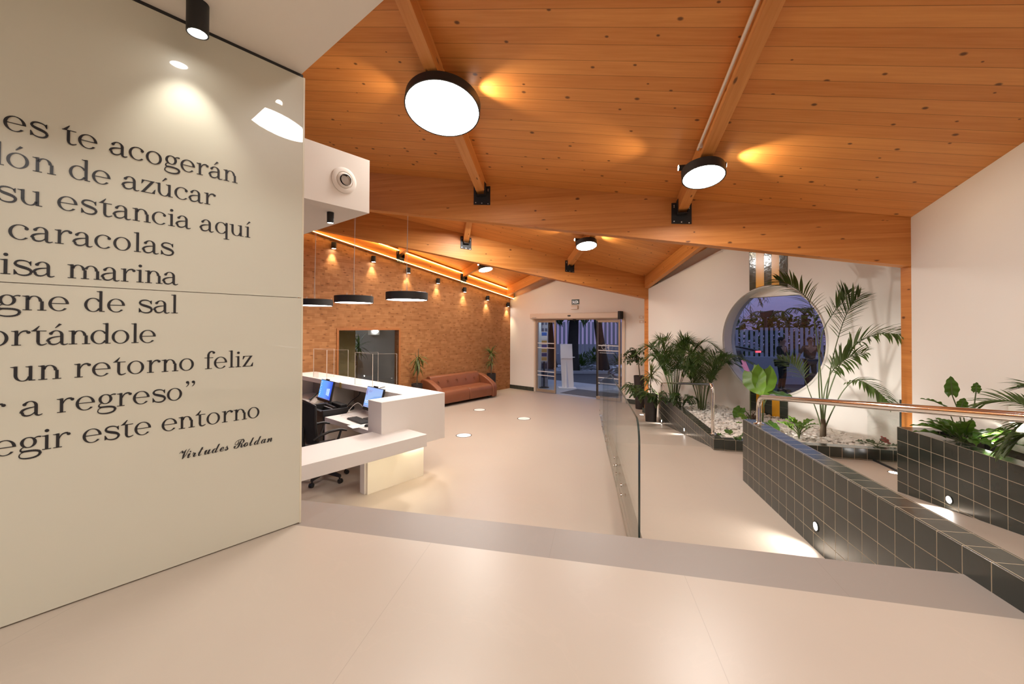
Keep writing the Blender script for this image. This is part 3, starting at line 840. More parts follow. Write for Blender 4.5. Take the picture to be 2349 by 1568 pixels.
def glyph(ch):
    g = Pen(); T, H = g.TH, g.HL
    if ch in 'oó':
        g.ring(.50, .5, .50, .53)
        if ch == 'ó': g.acute(.45)
        return g, 1.16
    if ch == 'c':
        g.ring(.50, .5, .50, .53, 42, 318); g.ball(.80, .78, .10); return g, 1.02
    if ch == 'e':
        g.ring(.50, .5, .50, .53, 0, 322); g.rect(.10, .50, .93, .50 + H); return g, 1.12
    if ch in 'aá':
        g.rect(.60, .14, .60 + T, .72); g.ring(.42, .70, .345, .33, 0, 150); g.ball(.16, .80, .095)
        g.curve((.62, .60), (.35, .56), (.0, .50), (.02, .24), H, T, 10); g.curve((.02 + .05, .26), (.05, -.06), (.48, -.06), (.62, .24), T * .9, H, 10)
        g.curve((.68, .16), (.68, -.03), (.82, -.06), (.98, .07), T, H * .8, 8)
        if ch == 'á': g.acute(.40)
        return g, 1.06
    if ch == 'd':
        g.ring(.48, .5, .47, .53, 30, 330); g.stem(.80, 0.0, 1.55, False); g.rect(.90, 0, 1.10, H); return g, 1.20
    if ch == 'q':
        g.ring(.48, .5, .47, .53, 30, 330); g.stem(.80, -.48, 1.02, True, False); return g, 1.16
    if ch == 'g':
        g.ring(.44, .66, .38, .37); g.curve((.68, .88), (.78, .99), (.90, 1.02), (1.0, .96), H, .10, 6)
        g.curve((.22, .36), (.05, .28), (.02, .06), (.24, .06), H, .12, 8); g.curve((.22, .07), (.5, .08), (1.02, .10), (.98, -.18), .12, .15, 10)
        g.curve((.97, -.16), (.98, -.52), (.02, -.52), (.03, -.22), .14, H * 1.2, 12); g.curve((.03, -.24), (.03, -.06), (.14, .0), (.26, .05), H * 1.2, H, 6)
        return g, 1.06
    if ch in 'ií':
        g.stem(.15, 0, 1.0)
        if ch == 'i': g.ball(.235, 1.32, .11)
        else: g.acute(.18)
        return g, .54
    if ch == 'l': g.stem(.15, 0, 1.55); return g, .54
    if ch in 'nm':
        g.stem(.15, 0, 1.0)
        for k in range(2 if ch == 'm' else 1):
            x = .15 + k * .66
            g.ring(x + T * .6 + .295, .62, .295 + T * .42, .40, 0, 165); g.stem(x + .66, 0, .64, True, False)
        return g, (1.80 if ch == 'm' else 1.16)
    if ch == 'r':
        g.stem(.15, 0, 1.0); g.curve((.30, .62), (.36, .90), (.52, 1.04), (.72, .97), H, .12, 8); g.ball(.76, .89, .10); return g, .92
    if ch in 'uú':
        g.stem(.10, .38, 1.0, False); g.ring(.10 + T * .6 + .30, .40, .30 + T * .6, .43, 180, 345); g.stem(.76, 0, 1.0, False); g.rect(.84, 0, 1.07, H)
        if ch == 'ú': g.acute(.42)
        return g, 1.18
    if ch == 's':
        g.curve((.80, .80), (.72, 1.06), (.12, 1.10), (.12, .76), H, .13, 12); g.curve((.12, .78), (.12, .52), (.84, .56), (.84, .25), .13, .14, 12, .19); g.curve((.84, .27), (.84, -.10), (.22, -.10), (.10, .22), .14, H, 12)
        g.quad((.84, 1.0), (.84, .68), (.80, .68), (.70, .90)); g.quad((.06, .0), (.06, .36), (.10, .36), (.24, .09)); return g, .96
    if ch == 't':
        g.rect(.25, .25, .25 + T, 1.0); g.curve((.33, .28), (.33, -.06), (.52, -.06), (.74, .10), T, H, 10); g.rect(.02, .96, .72, 1.0 + .01); g.quad((.05, 1.0), (.25, 1.0), (.41, 1.34), (.36, 1.34)); return g, .82
    if ch == 'z':
        g.rect(.08, .95, .86, 1.0); g.rect(.03, 0, .88, H); g.quad((.03, 0), (.23, 0), (.86, 1.0), (.66, 1.0)); g.quad((.08, 1.0), (.05, .68), (.09, .68), (.24, .95)); g.quad((.88, 0), (.92, .36), (.88, .36), (.70, .05)); return g, .98
    if ch == 'f':
        g.rect(.22, 0, .22 + T, 1.22); g.curve((.30, 1.20), (.32, 1.50), (.52, 1.60), (.70, 1.50), T, .07, 8); g.ball(.70, 1.43, .10); g.rect(.02, .96, .66, 1.01); g.rect(.08, 0, .58, H); return g, .72
    if ch == '”':
        for x in (.1, .5):
            g.ball(x + .1, 1.42, .11); g.curve((x + .17, 1.42), (x + .2, 1.2), (x + .1, 1.1), (x, 1.05), .10, .02, 6)
        return g, .8
    return g, .58
def lettering(txt, xa, ia, xb, ib, zb, label):
    """txt on the panel: glyph ia starts at x = xa, glyph ib ends at x = xb"""
    gl = [glyph(c) for c in txt]; s = 0.0503; n_ = len(txt)
    nat = [a for _, a in gl]
    pos = [0.0]
    for a in nat: pos.append(pos[-1] + a)
    span = (pos[ib] - pos[ia] + nat[ib]) * s; sp_ = ((xb - xa) - span) / max(1, ib - ia)
    mb = MB()
    for i, (g, a) in enumerate(gl):
        x0 = xa + (pos[i] - pos[ia]) * s + sp_ * (i - ia)
        for q in g.q:
            p = [(x0 + x * s, zb + y * s) for x, y in q]
            ar = sum(p[k][0] * p[(k + 1) % len(p)][1] - p[(k + 1) % len(p)][0] * p[k][1] for k in range(len(p)))
            if ar < 0: p = p[::-1]
            mb.add([(x, -0.0016, z) for x, z in p] + [(x, -0.0002, z) for x, z in p], [tuple(range(len(p)))] + [(k, len(p) + k, len(p) + (k + 1) % len(p), (k + 1) % len(p)) for k in range(len(p))])
    mb.build('lettering', M['ink'], root)
LT = [("es te acogerán", -.843, 3, -.289, 13, 2.661), ("dón de azúcar", -.968, 1, -.372, 12, 2.537), ("su estancia aquí", -.940, 1, -.232, 15, 2.416),
      ("caracolas", -.961, 0, -.517, 8, 2.292), ("isa marina", -.951, 1, -.501, 9, 2.170), ("gne de sal", -.928, 1, -.500, 9, 2.049), ("ortándole", -.951, 1, -.569, 8, 1.927),
      ("un retorno feliz", -.949, 0, -.216, 15, 1.804), ("r a regreso”", -.927, 2, -.479, 10, 1.681), ("egir este entorno", -.779, 5, -.182, 16, 1.556)]
for t in LT: lettering(*t, None)
mt = Matrix.Translation((-.499, -0.0015, 1.4265)) @ Matrix.Rotation(PI / 2, 4, 'X')
textmesh("𝓥𝓲𝓻𝓽𝓾𝓭𝓮𝓼 𝓡𝓸𝓵𝓭𝓪𝓷", 0.062, 'signature', M['ink'], root, mt, 0.0006, 'LEFT', 0.80)

# ================================================================== RAMP, PLANTERS, RAILS
TI = 0.1236
def tilebox(name, x0, x1, y0, y1, z0, z1, fr, label, cat, uvo, mat='tile'):
    mb = MB(); mb.box(x0, x1, y0, y1, z0, z1)
    o = mb.build(name, M[mat], None, fr, uvo, bevel=0.003)
    return tag(o, label, cat)
tilebox('tiled_wall', 1.5698, 1.7149, 0.6, 4.3525, 0.0, 1.091, L, 'long low wall of dark square tiles beside the grey landing, carrying the nearer handrail', 'wall', (1.5698 + .012, 4.3525, 1.091))
# planter along the first ramp
tilebox('planter_wall', 1.5995, 1.7231, 5.353, 8.98, 0.0, 0.625, L, 'dark tiled planter wall along the far ramp, with the short handrail', 'planter wall', (1.5995, 5.353, .625 - TI * 5))
KF = L.at(1.6, 5.471, 0, 4.5)
KF = Fr(L.w(1.5995, 5.353), A1 + 3.6)
tilebox('planter_kerb', 0.125, 1.96, 0.0, TI, 0.40, 0.622, KF, 'low dark tiled kerb in front of the white pebbles', 'kerb', (0.0, 0, .622))
P3 = thing('planter', 'raised dark tiled planter at the right edge with a bright recessed light', 'planter', L)
mb = MB(); mb.box(2.874, 2.874 + TI, -3.0, 4.3135, 0.2, 1.085); mb.box(2.874 + TI, 3.33, 4.3135 - TI, 4.3135, 0.2, 1.085)
mb.build('tiled_body', M['tile'], P3, None, (2.874, 4.3135, 1.085))
mb = MB(); mb.grid(lambda s, t: (2.99 + .36 * s, -3 + 7.2 * t, 1.035 + .02 * math.sin(9 * t * 7 + 5 * s)), 5, 60); mb.build('soil', M['soil'], P3)

# recessed lights
def wall_light(fr, c, nx, label, e, dim=1.0, col=NEUT, ang=120, r=.034):
    """round steel light let into a tiled face; nx = outward direction"""
    q = Vector(nx).to_track_quat('Z', 'Y').to_matrix().to_4x4(); q.translation = c
    root = thing('recessed_light', label, 'lamp', q, 'lights let into the tiled walls')
    mb = MB(); mb.lathe([(r * .78, .002), (r * .80, .005), (r, .004), (r * 1.02, -.004)], 28); mb.build('bezel', M['black'], root)
    mb = MB(); mb.lathe([(1e-3, .0035), (r * .79, .0025)], 28)
    mb.build('lens', M['lens'], root)
    lamp('recessed_spot', 'SPOT', Vector(c) + Vector(nx) * .02, e, col, Vector(nx) + Vector((0, 0, -.75)), .02, ang, .8)
wall_light(L, L.w(1.5698, 3.083, .650), -L.x, 'round light in the long tiled wall, shining over the platform floor', 14)
wall_light(L, L.w(2.874, 3.776, .637), -L.x, 'round light in the right tiled planter', 12)
wall_light(L, L.w(1.5995, 8.625, .097), -L.x, 'small round light low on the far planter wall, beside the dark pot', 5, r=.03)
wall_light(L, L.w(1.5995, 6.79, .379), -L.x, 'small round light midway along the far ramp planter wall', 6, r=.03)
def floor_light(p, label, e, col, aim, r=.055, ang=90):
    root = thing('floor_light', label, 'lamp', Matrix.Translation(p), 'round lights let into the floor')
    mb = MB(); mb.lathe([(r * .8, .003), (r * .82, .004), (r, .003), (r, 0)], 28); mb.build('bezel', M['steel'], root)
    mb = MB(); mb.lathe([(1e-3, .003), (r * .8, .0028)], 28); mb.build('lens', M['lens'], root)
    lamp('floor_spot', 'SPOT', Vector(p) + Vector((0, 0, .02)), e, col, aim, .02, ang, .7)
floor_light(onz(1472, 951, 0), 'round light in the floor at the foot of the pine post', 9, NEUT, (.1, .05, 1), .05, 70)
floor_light(onz(2050, 1084, ZP), 'round light in the platform floor beside the right planter', 30, NEUT, (.45, .35, 1), .05, 110)

# polished rails
def fil(pts, r, n=7):
    """round the corners of a polyline"""
    out = [Vector(pts[0])]
    for i in range(1, len(pts) - 1):
        a, b, c = Vector(pts[i - 1]), Vector(pts[i]), Vector(pts[i + 1])
        p = b + (a - b).normalized() * r; q = b + (c - b).normalized() * r
        for k in range(n + 1):
            t = k / n; out.append(p * (1 - t) ** 2 + b * 2 * t * (1 - t) + q * t * t)
    out.append(Vector(pts[-1])); return out
def rail(pts, r, label, flanges):
    root = thing('handrail', label, 'handrail', L)
    mb = MB(); mb.tube(fil(pts, .11), r, 20); mb.build('tube', M['steel'], root)
    for p in flanges:
        mb = MB(); mb.lathe([(r * 2.1, 0), (r * 2.1, .006), (r * 1.2, .012), (r, .02)], 28, p, cap0=True); mb.build('flange', M['steel'], root)
    return root
rail([(1.642, 4.165, 1.093), (1.642, 4.165, 1.345), (1.642, 2.34, 1.595), (1.642, 1.0, 1.78), (1.642, -.3, 1.94)], .0215, 'polished steel handrail on the long tiled wall, running past the right edge', [(1.642, 4.165, 1.091)])
rail([(1.66, 5.585, .626), (1.66, 5.585, 1.262), (1.66, 8.99, .815), (1.66, 8.99, .63)], .0195, 'short polished handrail over the far planter wall', [(1.66, 5.585, .625), (1.66, 8.94, .625)])

# glass balustrade: four sheets on steel buttons
GX = 0.4046
def gtop(y): return 1.315 if y <= 5.94 else 1.315 - (y - 5.94) * (1.315 - .69) / (9.97 - 5.94)
def gbot(y): return 0.075 if y <= 5.6 else max(-.0, 0.075 - (y - 5.6) * .03)
GY = [3.055, 5.0, 6.75, 8.0, 9.4]
GN = ['nearest sheet of the glass ramp balustrade, with a rounded dark edge', 'second sheet of the glass ramp balustrade', 'third sheet of the glass ramp balustrade, where it starts to drop', 'farthest sheet of the glass ramp balustrade, by the sliding door']
def slabz(y): return ZP if y < 5.47 else max(0.0, ZP * (8.95 - y) / 3.48)
for k in range(4):
    y0, y1 = GY[k] + (0 if k == 0 else .004), GY[k + 1] - .004
    root = thing('glass_sheet', GN[k], 'balustrade', L, 'sheets of the glass balustrade')
    b0, b1 = (0.06 if k == 0 else max(slabz(y0) - .40, .012)), max(slabz(y1) - .40, .012)
    if k == 0: b0 = b1 = .09
    t0, t1 = gtop(y0), gtop(y1)
    ring = [(GX, y0, b0)]
    if k == 0:
        rr = .17
        ring += [(GX, y0 + rr - rr * math.cos(a), t0 - rr + rr * math.sin(a)) for a in [PI / 2 * i / 8 for i in range(9)]]
    else: ring += [(GX, y0, t0)]
    ym = 5.94
    if y0 < ym < y1: ring += [(GX, ym, gtop(ym))]
    ring += [(GX, y1, t1), (GX, y1, b1)]
    mb = MB(); mb.prism(ring, (.0145, 0, 0)); mb.build('sheet', M['glass'], root)
    # ground edges show dark
    def edge(pts, w):
        e_ = MB()
        for i in range(len(pts) - 1):
            a, b = Vector(pts[i]), Vector(pts[i + 1])
            e_.quad(a, b, b + Vector((w, 0, 0)), a + Vector((w, 0, 0)))
        return e_
    pts = ring[:-1] if k == 0 else ring[1:-1]
    off = Vector((0, -.0012, .0012))
    edge([Vector(p) + off for p in pts], .0145).build('edge', M['glass_edge'], root)
    for yy in (y0 + .16, y1 - .16) if k else (y1 - .12, y1 - .72):
        for dz in (.10, .20):
            z = slabz(yy) - dz
            if z < .035: z = .035 + (.0 if dz > .15 else .1)
            q = MB(); q.cyl((GX - .012, yy, z), (1, 0, 0), .019, .011, 18); q.cyl((GX + .0145, yy, z), (1, 0, 0), .012, .016, 14)
            q.build('standoff', M['steel'], root)
root = thing('glass_guard', 'short glass guard standing on the platform by the right pine post', 'glass guard', L)
mb = MB(); mb.box(3.262, 3.274, 4.86, 5.345, ZP + .01, 1.25); mb.build('sheet', M['glass'], root)
mb = MB(); mb.box(3.262, 3.274, 4.85, 4.86, ZP + .01, 1.25); mb.build('edge', M['glass_edge'], root)
mb = MB(); mb.box(3.255, 3.281, 4.85, 5.345, ZP, ZP + .014); mb.build('shoe', M['black'], root)

# stripes of tile and orange board on the window wall
st = [('tile_wall', 2.595, 2.716), ('orange', 2.716, 2.862), ('tile_wall', 2.862, 2.992), ('orange', 2.992, 3.118), ('tile_wall', 3.118, 3.243)]
nm = ['left dark tile strip', 'left orange strip', 'middle dark tile strip', 'right orange strip', 'right dark tile strip']
for (mt_, a, b), n_ in zip(st, nm):
    for up in (1, 0):
        dxm = max(abs(a - CX), abs(b - CX)) if (a - CX) * (b - CX) > 0 else max(abs(a - CX), abs(b - CX))
        if up: z0, z1 = CZc + math.sqrt(max(0, .90 ** 2 - dxm ** 2)) - .006, ztop2(a) - .01
        else: z0, z1 = 0.45, CZc - math.sqrt(max(0, .90 ** 2 - dxm ** 2)) + .006
        d_in = min(abs(a - CX), abs(b - CX)) if (a - CX) * (b - CX) > 0 else 0
        arc = [(a + (b - a) * i / 6, 0, CZc + (1 if up else -1) * math.sqrt(.897 ** 2 - (a + (b - a) * i / 6 - CX) ** 2)) for i in range(7)]
        ring = arc + ([(b, 0, z1), (a, 0, z1)] if up else [(b, 0, z0), (a, 0, z0)])
        if not up: ring = ring[::-1]
        mb = MB(); mb.prism(ring, (0, -.012, 0))
        tag(mb.build('wall_strip', M[mt_], None, W2, (a, 0, 0)), n_ + (' above' if up else ' below') + ' the round window', 'wall strip', 'strips crossing the round window')

# round stickers on the floor
def sticker(u, v, lb):
    p = onz(u, v, 0)
    root = thing('floor_sticker', lb, 'sticker', Matrix.Translation(p), 'round white stickers on the floor')
    mb = MB(); mb.lathe([(1e-3, .0018), (.132, .0018), (.132, 0)], 40); mb.build('disc', M['paper'], root)
    mb = MB(); mb.lathe([(.132, .0), (.132, .0019), (.145, .0019), (.145, 0)], 40); mb.build('rim', M['soil'], root)
    mb = MB(); mb.box(-.075, .075, -.012, .012, .0018, .0022); mb.box(-.05, .05, -.05, -.03, .0018, .0022); mb.build('print', M['pvc'], root)
sticker(1064, 998, 'nearest round white sticker on the hall floor')
sticker(1202, 959.5, 'round white sticker on the floor between the glass and the sofa')
sticker(1100, 939.5, 'farthest round white sticker, on the floor in front of the sofa')

# ================================================================== RECEPTION DESK
RC = thing('reception_counter', 'white angular reception counter with a low visitor shelf and a lit foot panel', 'counter', PF)
XF, YE, XH = -3.91, 3.11, -4.31
mb = MB(); mb.box(-4.51, XF, 0.7, YE, 0.556, 0.70); mb.build('low_counter', M['counter'], RC, bevel=.003)
mb = MB(); mb.box(-4.43, -4.395, 2.62, 3.44, 0.0, 0.57); mb.build('foot_panel', M['counter_warm'], RC, bevel=.002)
mb = MB(); mb.box(-4.53, -4.432, 2.60, 3.36, 0.0, 0.57); mb.build('support', M['counter'], RC, bevel=.002)
mb = MB(); mb.box(-4.605, XH, 2.745, 3.73, 0.46, 1.08); mb.build('end_counter', M['counter'], RC, bevel=.003)
mb = MB(); mb.box(-8.20, -4.605, 3.255, 3.735, 1.005, 1.08); mb.build('high_counter', M['counter'], RC, bevel=.003)
mb = MB(); mb.box(-8.20, -5.6, 3.66, 3.735, 0.0, 1.005); mb.build('front_panel', plain('grey_counter_back', (0.33, 0.27, 0.22, 1), 0.6), RC)
for x in (-8.16, -6.62, -5.56): 
    mb = MB(); mb.box(x - .02, x + .02, 3.30, 3.66, 0.0, 1.005); mb.build('divider', M['counter'], RC)
mb = MB(); mb.box(-5.83, -4.61, 2.79, 3.66, 0.615, 0.68); mb.box(-5.83, -5.79, 2.79, 3.66, 0.0, 0.615); mb.build('worktop', M['counter'], RC, bevel=.002)
mb = MB(); mb.box(-8.14, -5.87, 3.02, 3.66, 0.62, 0.68); mb.build('worktop', M['counter'], RC, bevel=.002)
lamp('counter_led', 'AREA', PF.w(-4.05, 2.70, 0.545), 3.2, (1, .90, .70), (0, 0, -1), .03, size_y=.95).rotation_euler = (0, 0, -R(39.8))
lamp('counter_led', 'AREA', PF.w(-4.36, 3.45, 0.452), 1.5, (1, .87, .62), (0, 0, -1), .03, size_y=.6).rotation_euler = (0, 0, -R(39.8))
for x in (-5.42,):
    o = thing('socket_plate', 'cream twin socket plate inside the desk, left of the right monitor', 'socket', PF)
    mb = MB(); mb.box(x - .05, x + .05, 3.645, 3.66, .78, .88); mb.build('plate', M['pvc'], o, bevel=.003)
    mb = MB(); mb.box(x - .026, x + .026, 3.642, 3.646, .80, .86); mb.build('insert', M['plastic'], o)

SCR = emit('screen_blue', (0.16, 0.40, 1.0, 1), 0.95)
def gradscreen():
    m = NB('screen_gradient'); s = m.n('SeparateXYZ', m.uv())
    c = m.ramp(s.outputs[0], (0.0, (0.10, 0.42, 0.95)), (0.55, (0.13, 0.33, 0.95)), (1.0, (0.02, 0.10, 0.75)))
    m.set(col=(0, 0, 0, 1), emis=c, ems=0.95, rough=.2); return m.mat
def gradscreen2():
    m = NB('screen_pale'); s = m.n('SeparateXYZ', m.uv())
    w = m.noise(m.uv(), 2.2, 3.0)
    f = m.math('ADD', m.math('MULTIPLY', m.math('SUBTRACT', s.outputs[1], m.math('MULTIPLY', s.outputs[0], .45)), .9), m.math('MULTIPLY', w, .25))
    c = m.ramp(f, (0.10, (0.34, 0.58, 0.98)), (0.30, (0.16, 0.38, 0.88)), (0.42, (0.40, 0.58, 0.95)), (0.8, (0.36, 0.52, 0.98)))
    m.set(col=(0, 0, 0, 1), emis=c, ems=0.85, rough=.2); return m.mat
W_ICON = emit('screen_white', (0.75, 0.88, 1.0, 1), 0.85)
W_DARK = emit('screen_dark_blue', (0.01, 0.06, 0.45, 1), 0.7)
def monitor(x, y, z, yaw, tilt, label, kind):
    fr = PF.at(x, y, 0, yaw)
    root = thing('monitor', label, 'monitor', fr.m() @ Matrix.Translation((0, 0, z)), 'monitors on the desk')
    w, h = .235, .285; zb = .155
    tl = Matrix.Translation((0, 0, zb)) @ Matrix.Rotation(-R(tilt), 4, 'X')
    b = MB(); b.box(-w, w, .0, .03, -.045, h + .008); b.build('casing', M['plastic'], root, tl, bevel=.004)
    b = MB(); q = [(-w + .008, -.0012, 0), (w - .008, -.0012, 0), (w - .008, -.0012, h), (-w + .008, -.0012, h)]
    b.quad(*q, uvs=[[(0, 0), (1, 0), (1, 1), (0, 1)]]); dsp = b.build('display', gradscreen() if kind == 0 else gradscreen2(), root, tl)
    b = MB(); b.box(-.035, .035, .022, .05, -.10, .10); b.box(-.11, .11, -.06, .10, -zb, -zb + .012); b.box(-.02, .02, .03, .05, -zb, 0); b.build('stand', M['plastic'], root, Matrix.Translation((0, 0, zb)), bevel=.003)
    b = MB(); b.box(-.045, .045, -.01, .02, h + .008, h + .028); b.build('webcam', M['black'], root, tl, bevel=.005)
    if kind == 0:
        b = MB()
        for i in range(9):
            for j in range(2):
                if (i * 3 + j * 5) % 7 < 5: b.quad(*[(-w + .02 + j * .035 + dx, -.0018, .022 + i * .028 + dz) for dx, dz in ((0, 0), (.014, 0), (.014, .013), (0, .013))])
        b.build('icons', W_ICON, dsp)
        b = MB()
        for (x0, z0, x1, z1) in ((.05, .12, .10, .165), (.105, .123, .165, .17), (.05, .07, .10, .115), (.105, .062, .165, .118)):
            b.quad((x0, -.0018, z0), (x1, -.0018, z0 - .006), (x1, -.0018, z1 + .004), (x0, -.0018, z1))
        b.build('window_mark', emit('screen_glow', (0.30, 0.60, 1.0, 1), 0.8), dsp)
        b = MB(); b.quad((-w + .01, -.0018, .002), (w - .01, -.0018, .002), (w - .01, -.0018, .012), (-w + .01, -.0018, .012)); b.build('taskbar', W_DARK, dsp)
    else:
        textmesh('othello', .085, 'caption', W_ICON, dsp, Matrix.Translation((-w + .02, -.0022, .055)) @ Matrix.Rotation(PI / 2, 4, 'X'), 0, 'LEFT', 1.12)
        b = MB(); b.quad((-w + .018, -.0018, .17), (-w + .055, -.0018, .17), (-w + .055, -.0018, .255), (-w + .018, -.0018, .255)); b.quad((-w + .01, -.0018, .008), (w - .01, -.0018, .008), (w - .01, -.0018, .022), (-w + .01, -.0018, .022)); b.build('sidebar', W_DARK, dsp)
        b = MB()
        for i in range(3): b.quad((-w + .075, -.0018, .238 - i * .012), (-w + .19 - i * .02, -.0018, .238 - i * .012), (-w + .19 - i * .02, -.0018, .243 - i * .012), (-w + .075, -.0018, .243 - i * .012))
        b.build('text_lines', W_DARK, dsp)
    return root
monitor(-6.44, 3.06, .68, 4, 12, 'left monitor with a deep blue desktop, on the set back part of the desk', 0)
monitor(-5.20, 3.14, .68, 4, 14, 'right monitor with a pale blue picture and the word othello', 1)

KB = thing('keyboard', 'black keyboard on the white worktop in front of the right monitor', 'keyboard', PF.at(-5.23, 2.98, .682, 5))
mb = MB(); mb.box(-.22, .22, -.075, .075, 0, .016); mb.build('tray', M['plastic'], KB, bevel=.004)
KM = plain('dark_key', (0.035, 0.034, 0.034, 1), 0.5)
for r_ in range(5):
    mb = MB()
    for c_ in range(19): mb.box(-.212 + c_ * .0223, -.212 + c_ * .0223 + .019, -.065 + r_ * .0265, -.065 + r_ * .0265 + .022, .015, .021)
    mb.build('key_row', KM, KB)
MS = thing('mouse', 'black computer mouse right of the keyboard', 'mouse', PF.at(-4.86, 2.90, .682, 0))
mb = MB(); mb.ball((0, 0, .012), .035, 8, (.85, 1.5, .7)); mb.build('shell', M['plastic'], MS)
mb = MB(); mb.ball((0, .03, .034), .008, 6, (.6, 1.2, .6)); mb.build('wheel', M['screw'], MS)
for (x, y, yaw, lb) in ((-4.98, 2.86, 8, 'white sheet of paper under the mouse'), (-6.1, 3.10, 20, 'white sheet of paper lying on the black printer stand')):
    mb = MB(); mb.box(-.10, .10, -.14, .14, 0, .002)
    z = .6805
    if x < -6: continue
    tag(mb.build('paper_sheet', M['paper'], None, PF.at(x, y, z, yaw)), lb, 'paper')
# black receipt printer on a black box, in the gap left of the keyboard
PR = thing('printer', 'black receipt printer with an open tray between the two monitors', 'printer', PF.at(-6.08, 2.98, 0, 4))
mb = MB(); mb.box(-.20, .20, -.17, .22, 0.0, .66); mb.build('stand', M['plastic'], PR, bevel=.006)
mb = MB(); mb.box(-.21, -.16, -.18, .20, .66, .80); mb.box(.16, .21, -.18, .20, .66, .76); mb.box(-.16, .16, -.18, -.12, .66, .74); mb.box(-.16, .16, .10, .20, .66, .80); mb.box(-.16, .16, -.12, .10, .66, .675); mb.build('tray', M['black'], PR, bevel=.006)
mb = MB(); mb.tube([(-.155, .02, .775), (.155, .02, .765)], .022, 14); mb.build('roller', M['plastic'], PR)
mb = MB(); mb.box(-.15, .15, -.03, -.012, .755, .765); mb.build('cutter_bar', plain('grey_bar', (0.22, 0.20, 0.18, 1), .4), PR)
mb = MB(); mb.box(-.13, .13, -.06, .06, 0, .003); tag(mb.build('paper_sheet', M['paper'], None, PF.at(-6.52, 2.98, .70, 12)), 'white papers lying in front of the left monitor', 'paper')
mb = MB(); mb.box(-.14, .14, -.09, .09, 0.0, .02); tag(mb.build('folder', M['plastic'], None, PF.at(-6.52, 2.99, .68, 12), bevel=.003), 'black folder lying under papers before the left monitor', 'folder')
mb = MB(); mb.box(-.07, .07, -.03, .03, 0, .012); tag(mb.build('note_pad', M['yellow'], None, PF.at(-6.90, 2.92 + .14, .6801, 10), bevel=.002), 'yellow note pad at the left end of the desk', 'note pad')
mb = MB(); mb.add([(-.035, 0, 0), (.03, 0, -.005), (.038, -.004, .085), (-.02, -.004, .09), (-.035, -.002, 0), (.03, -.002, -.005), (.038, -.006, .085), (-.02, -.006, .09)], [(0, 1, 2, 3), (7, 6, 5, 4), (0, 3, 7, 4), (1, 5, 6, 2), (0, 4, 5, 1), (3, 2, 6, 7)])
tag(mb.build('sticky_note', M['yellow'], None, PF.at(-6.28, 3.2545, 1.0, 0)), 'yellow sticky note on the edge of the high counter', 'note')
# telephone
TP = thing('telephone', 'white and grey desk telephone at the far left of the desk', 'telephone', PF.at(-7.02, 3.22, .68, -10))
mb = MB(); mb.hexa([(-.09, -.10, 0), (.09, -.10, 0), (.09, .10, 0), (-.09, .10, 0)], [(-.09, -.10, .02), (.09, -.10, .02), (.09, .08, .14), (-.09, .08, .14)]); mb.build('base', M['pvc'], TP, bevel=.005)
mb = MB(); mb.tube([(-.06, -.09, .06), (-.06, -.06, .075), (-.06, .05, .15), (-.06, .07, .16)], [.02, .014, .014, .02], 10); mb.build('handset', M['plastic'], TP)
mb = MB(); mb.box(.0, .07, -.02, .03, .09, .10); mb.build('keypad', M['plastic'], TP, Matrix.Rotation(R(0), 4, 'X'))
# cables behind the monitors
def cable(pts, r, label, mat='plastic'):
    mb = MB(); P_ = [PF.w(*p) for p in pts]
    sm = []
    for i in range(len(P_) - 1):
        for k in range(6):
            t = k / 6; a = P_[max(i - 1, 0)]; b = P_[i]; c = P_[i + 1]; d = P_[min(i + 2, len(P_) - 1)]
            sm.append(0.5 * ((2 * b) + (c - a) * t + (2 * a - 5 * b + 4 * c - d) * t * t + (3 * b - a - 3 * c + d) * t ** 3))
    sm.append(P_[-1]); mb.tube(sm, r, 6)
    tag(mb.build('cable', M[mat], None), label, 'cable')
cable([(-5.78, 3.10, .69), (-5.72, 3.16, .80), (-5.66, 3.22, .84), (-5.58, 3.28, .74), (-5.44, 3.26, .69)], .005, 'white looped cable beside the right monitor', 'pvc')
cable([(-5.70, 2.96, .6845), (-5.64, 3.02, .70), (-5.52, 3.06, .6845), (-5.42, 2.98, .6845)], .003, 'thin pale cable lying on the white worktop', 'pvc')
cable([(-6.18, 3.30, .70), (-6.12, 3.36, .80), (-6.0, 3.42, .90), (-6.02, 3.44, .99)], .006, 'black cable hanging under the high counter beside the left monitor')
mb = MB(); mb.ball((0, 0, .03), .055, 8, (1.1, .9, .6)); tag(mb.build('card_reader', M['plastic'], None, PF.at(-6.03, 3.30, .682, 0)), 'small black device behind the printer', 'device')

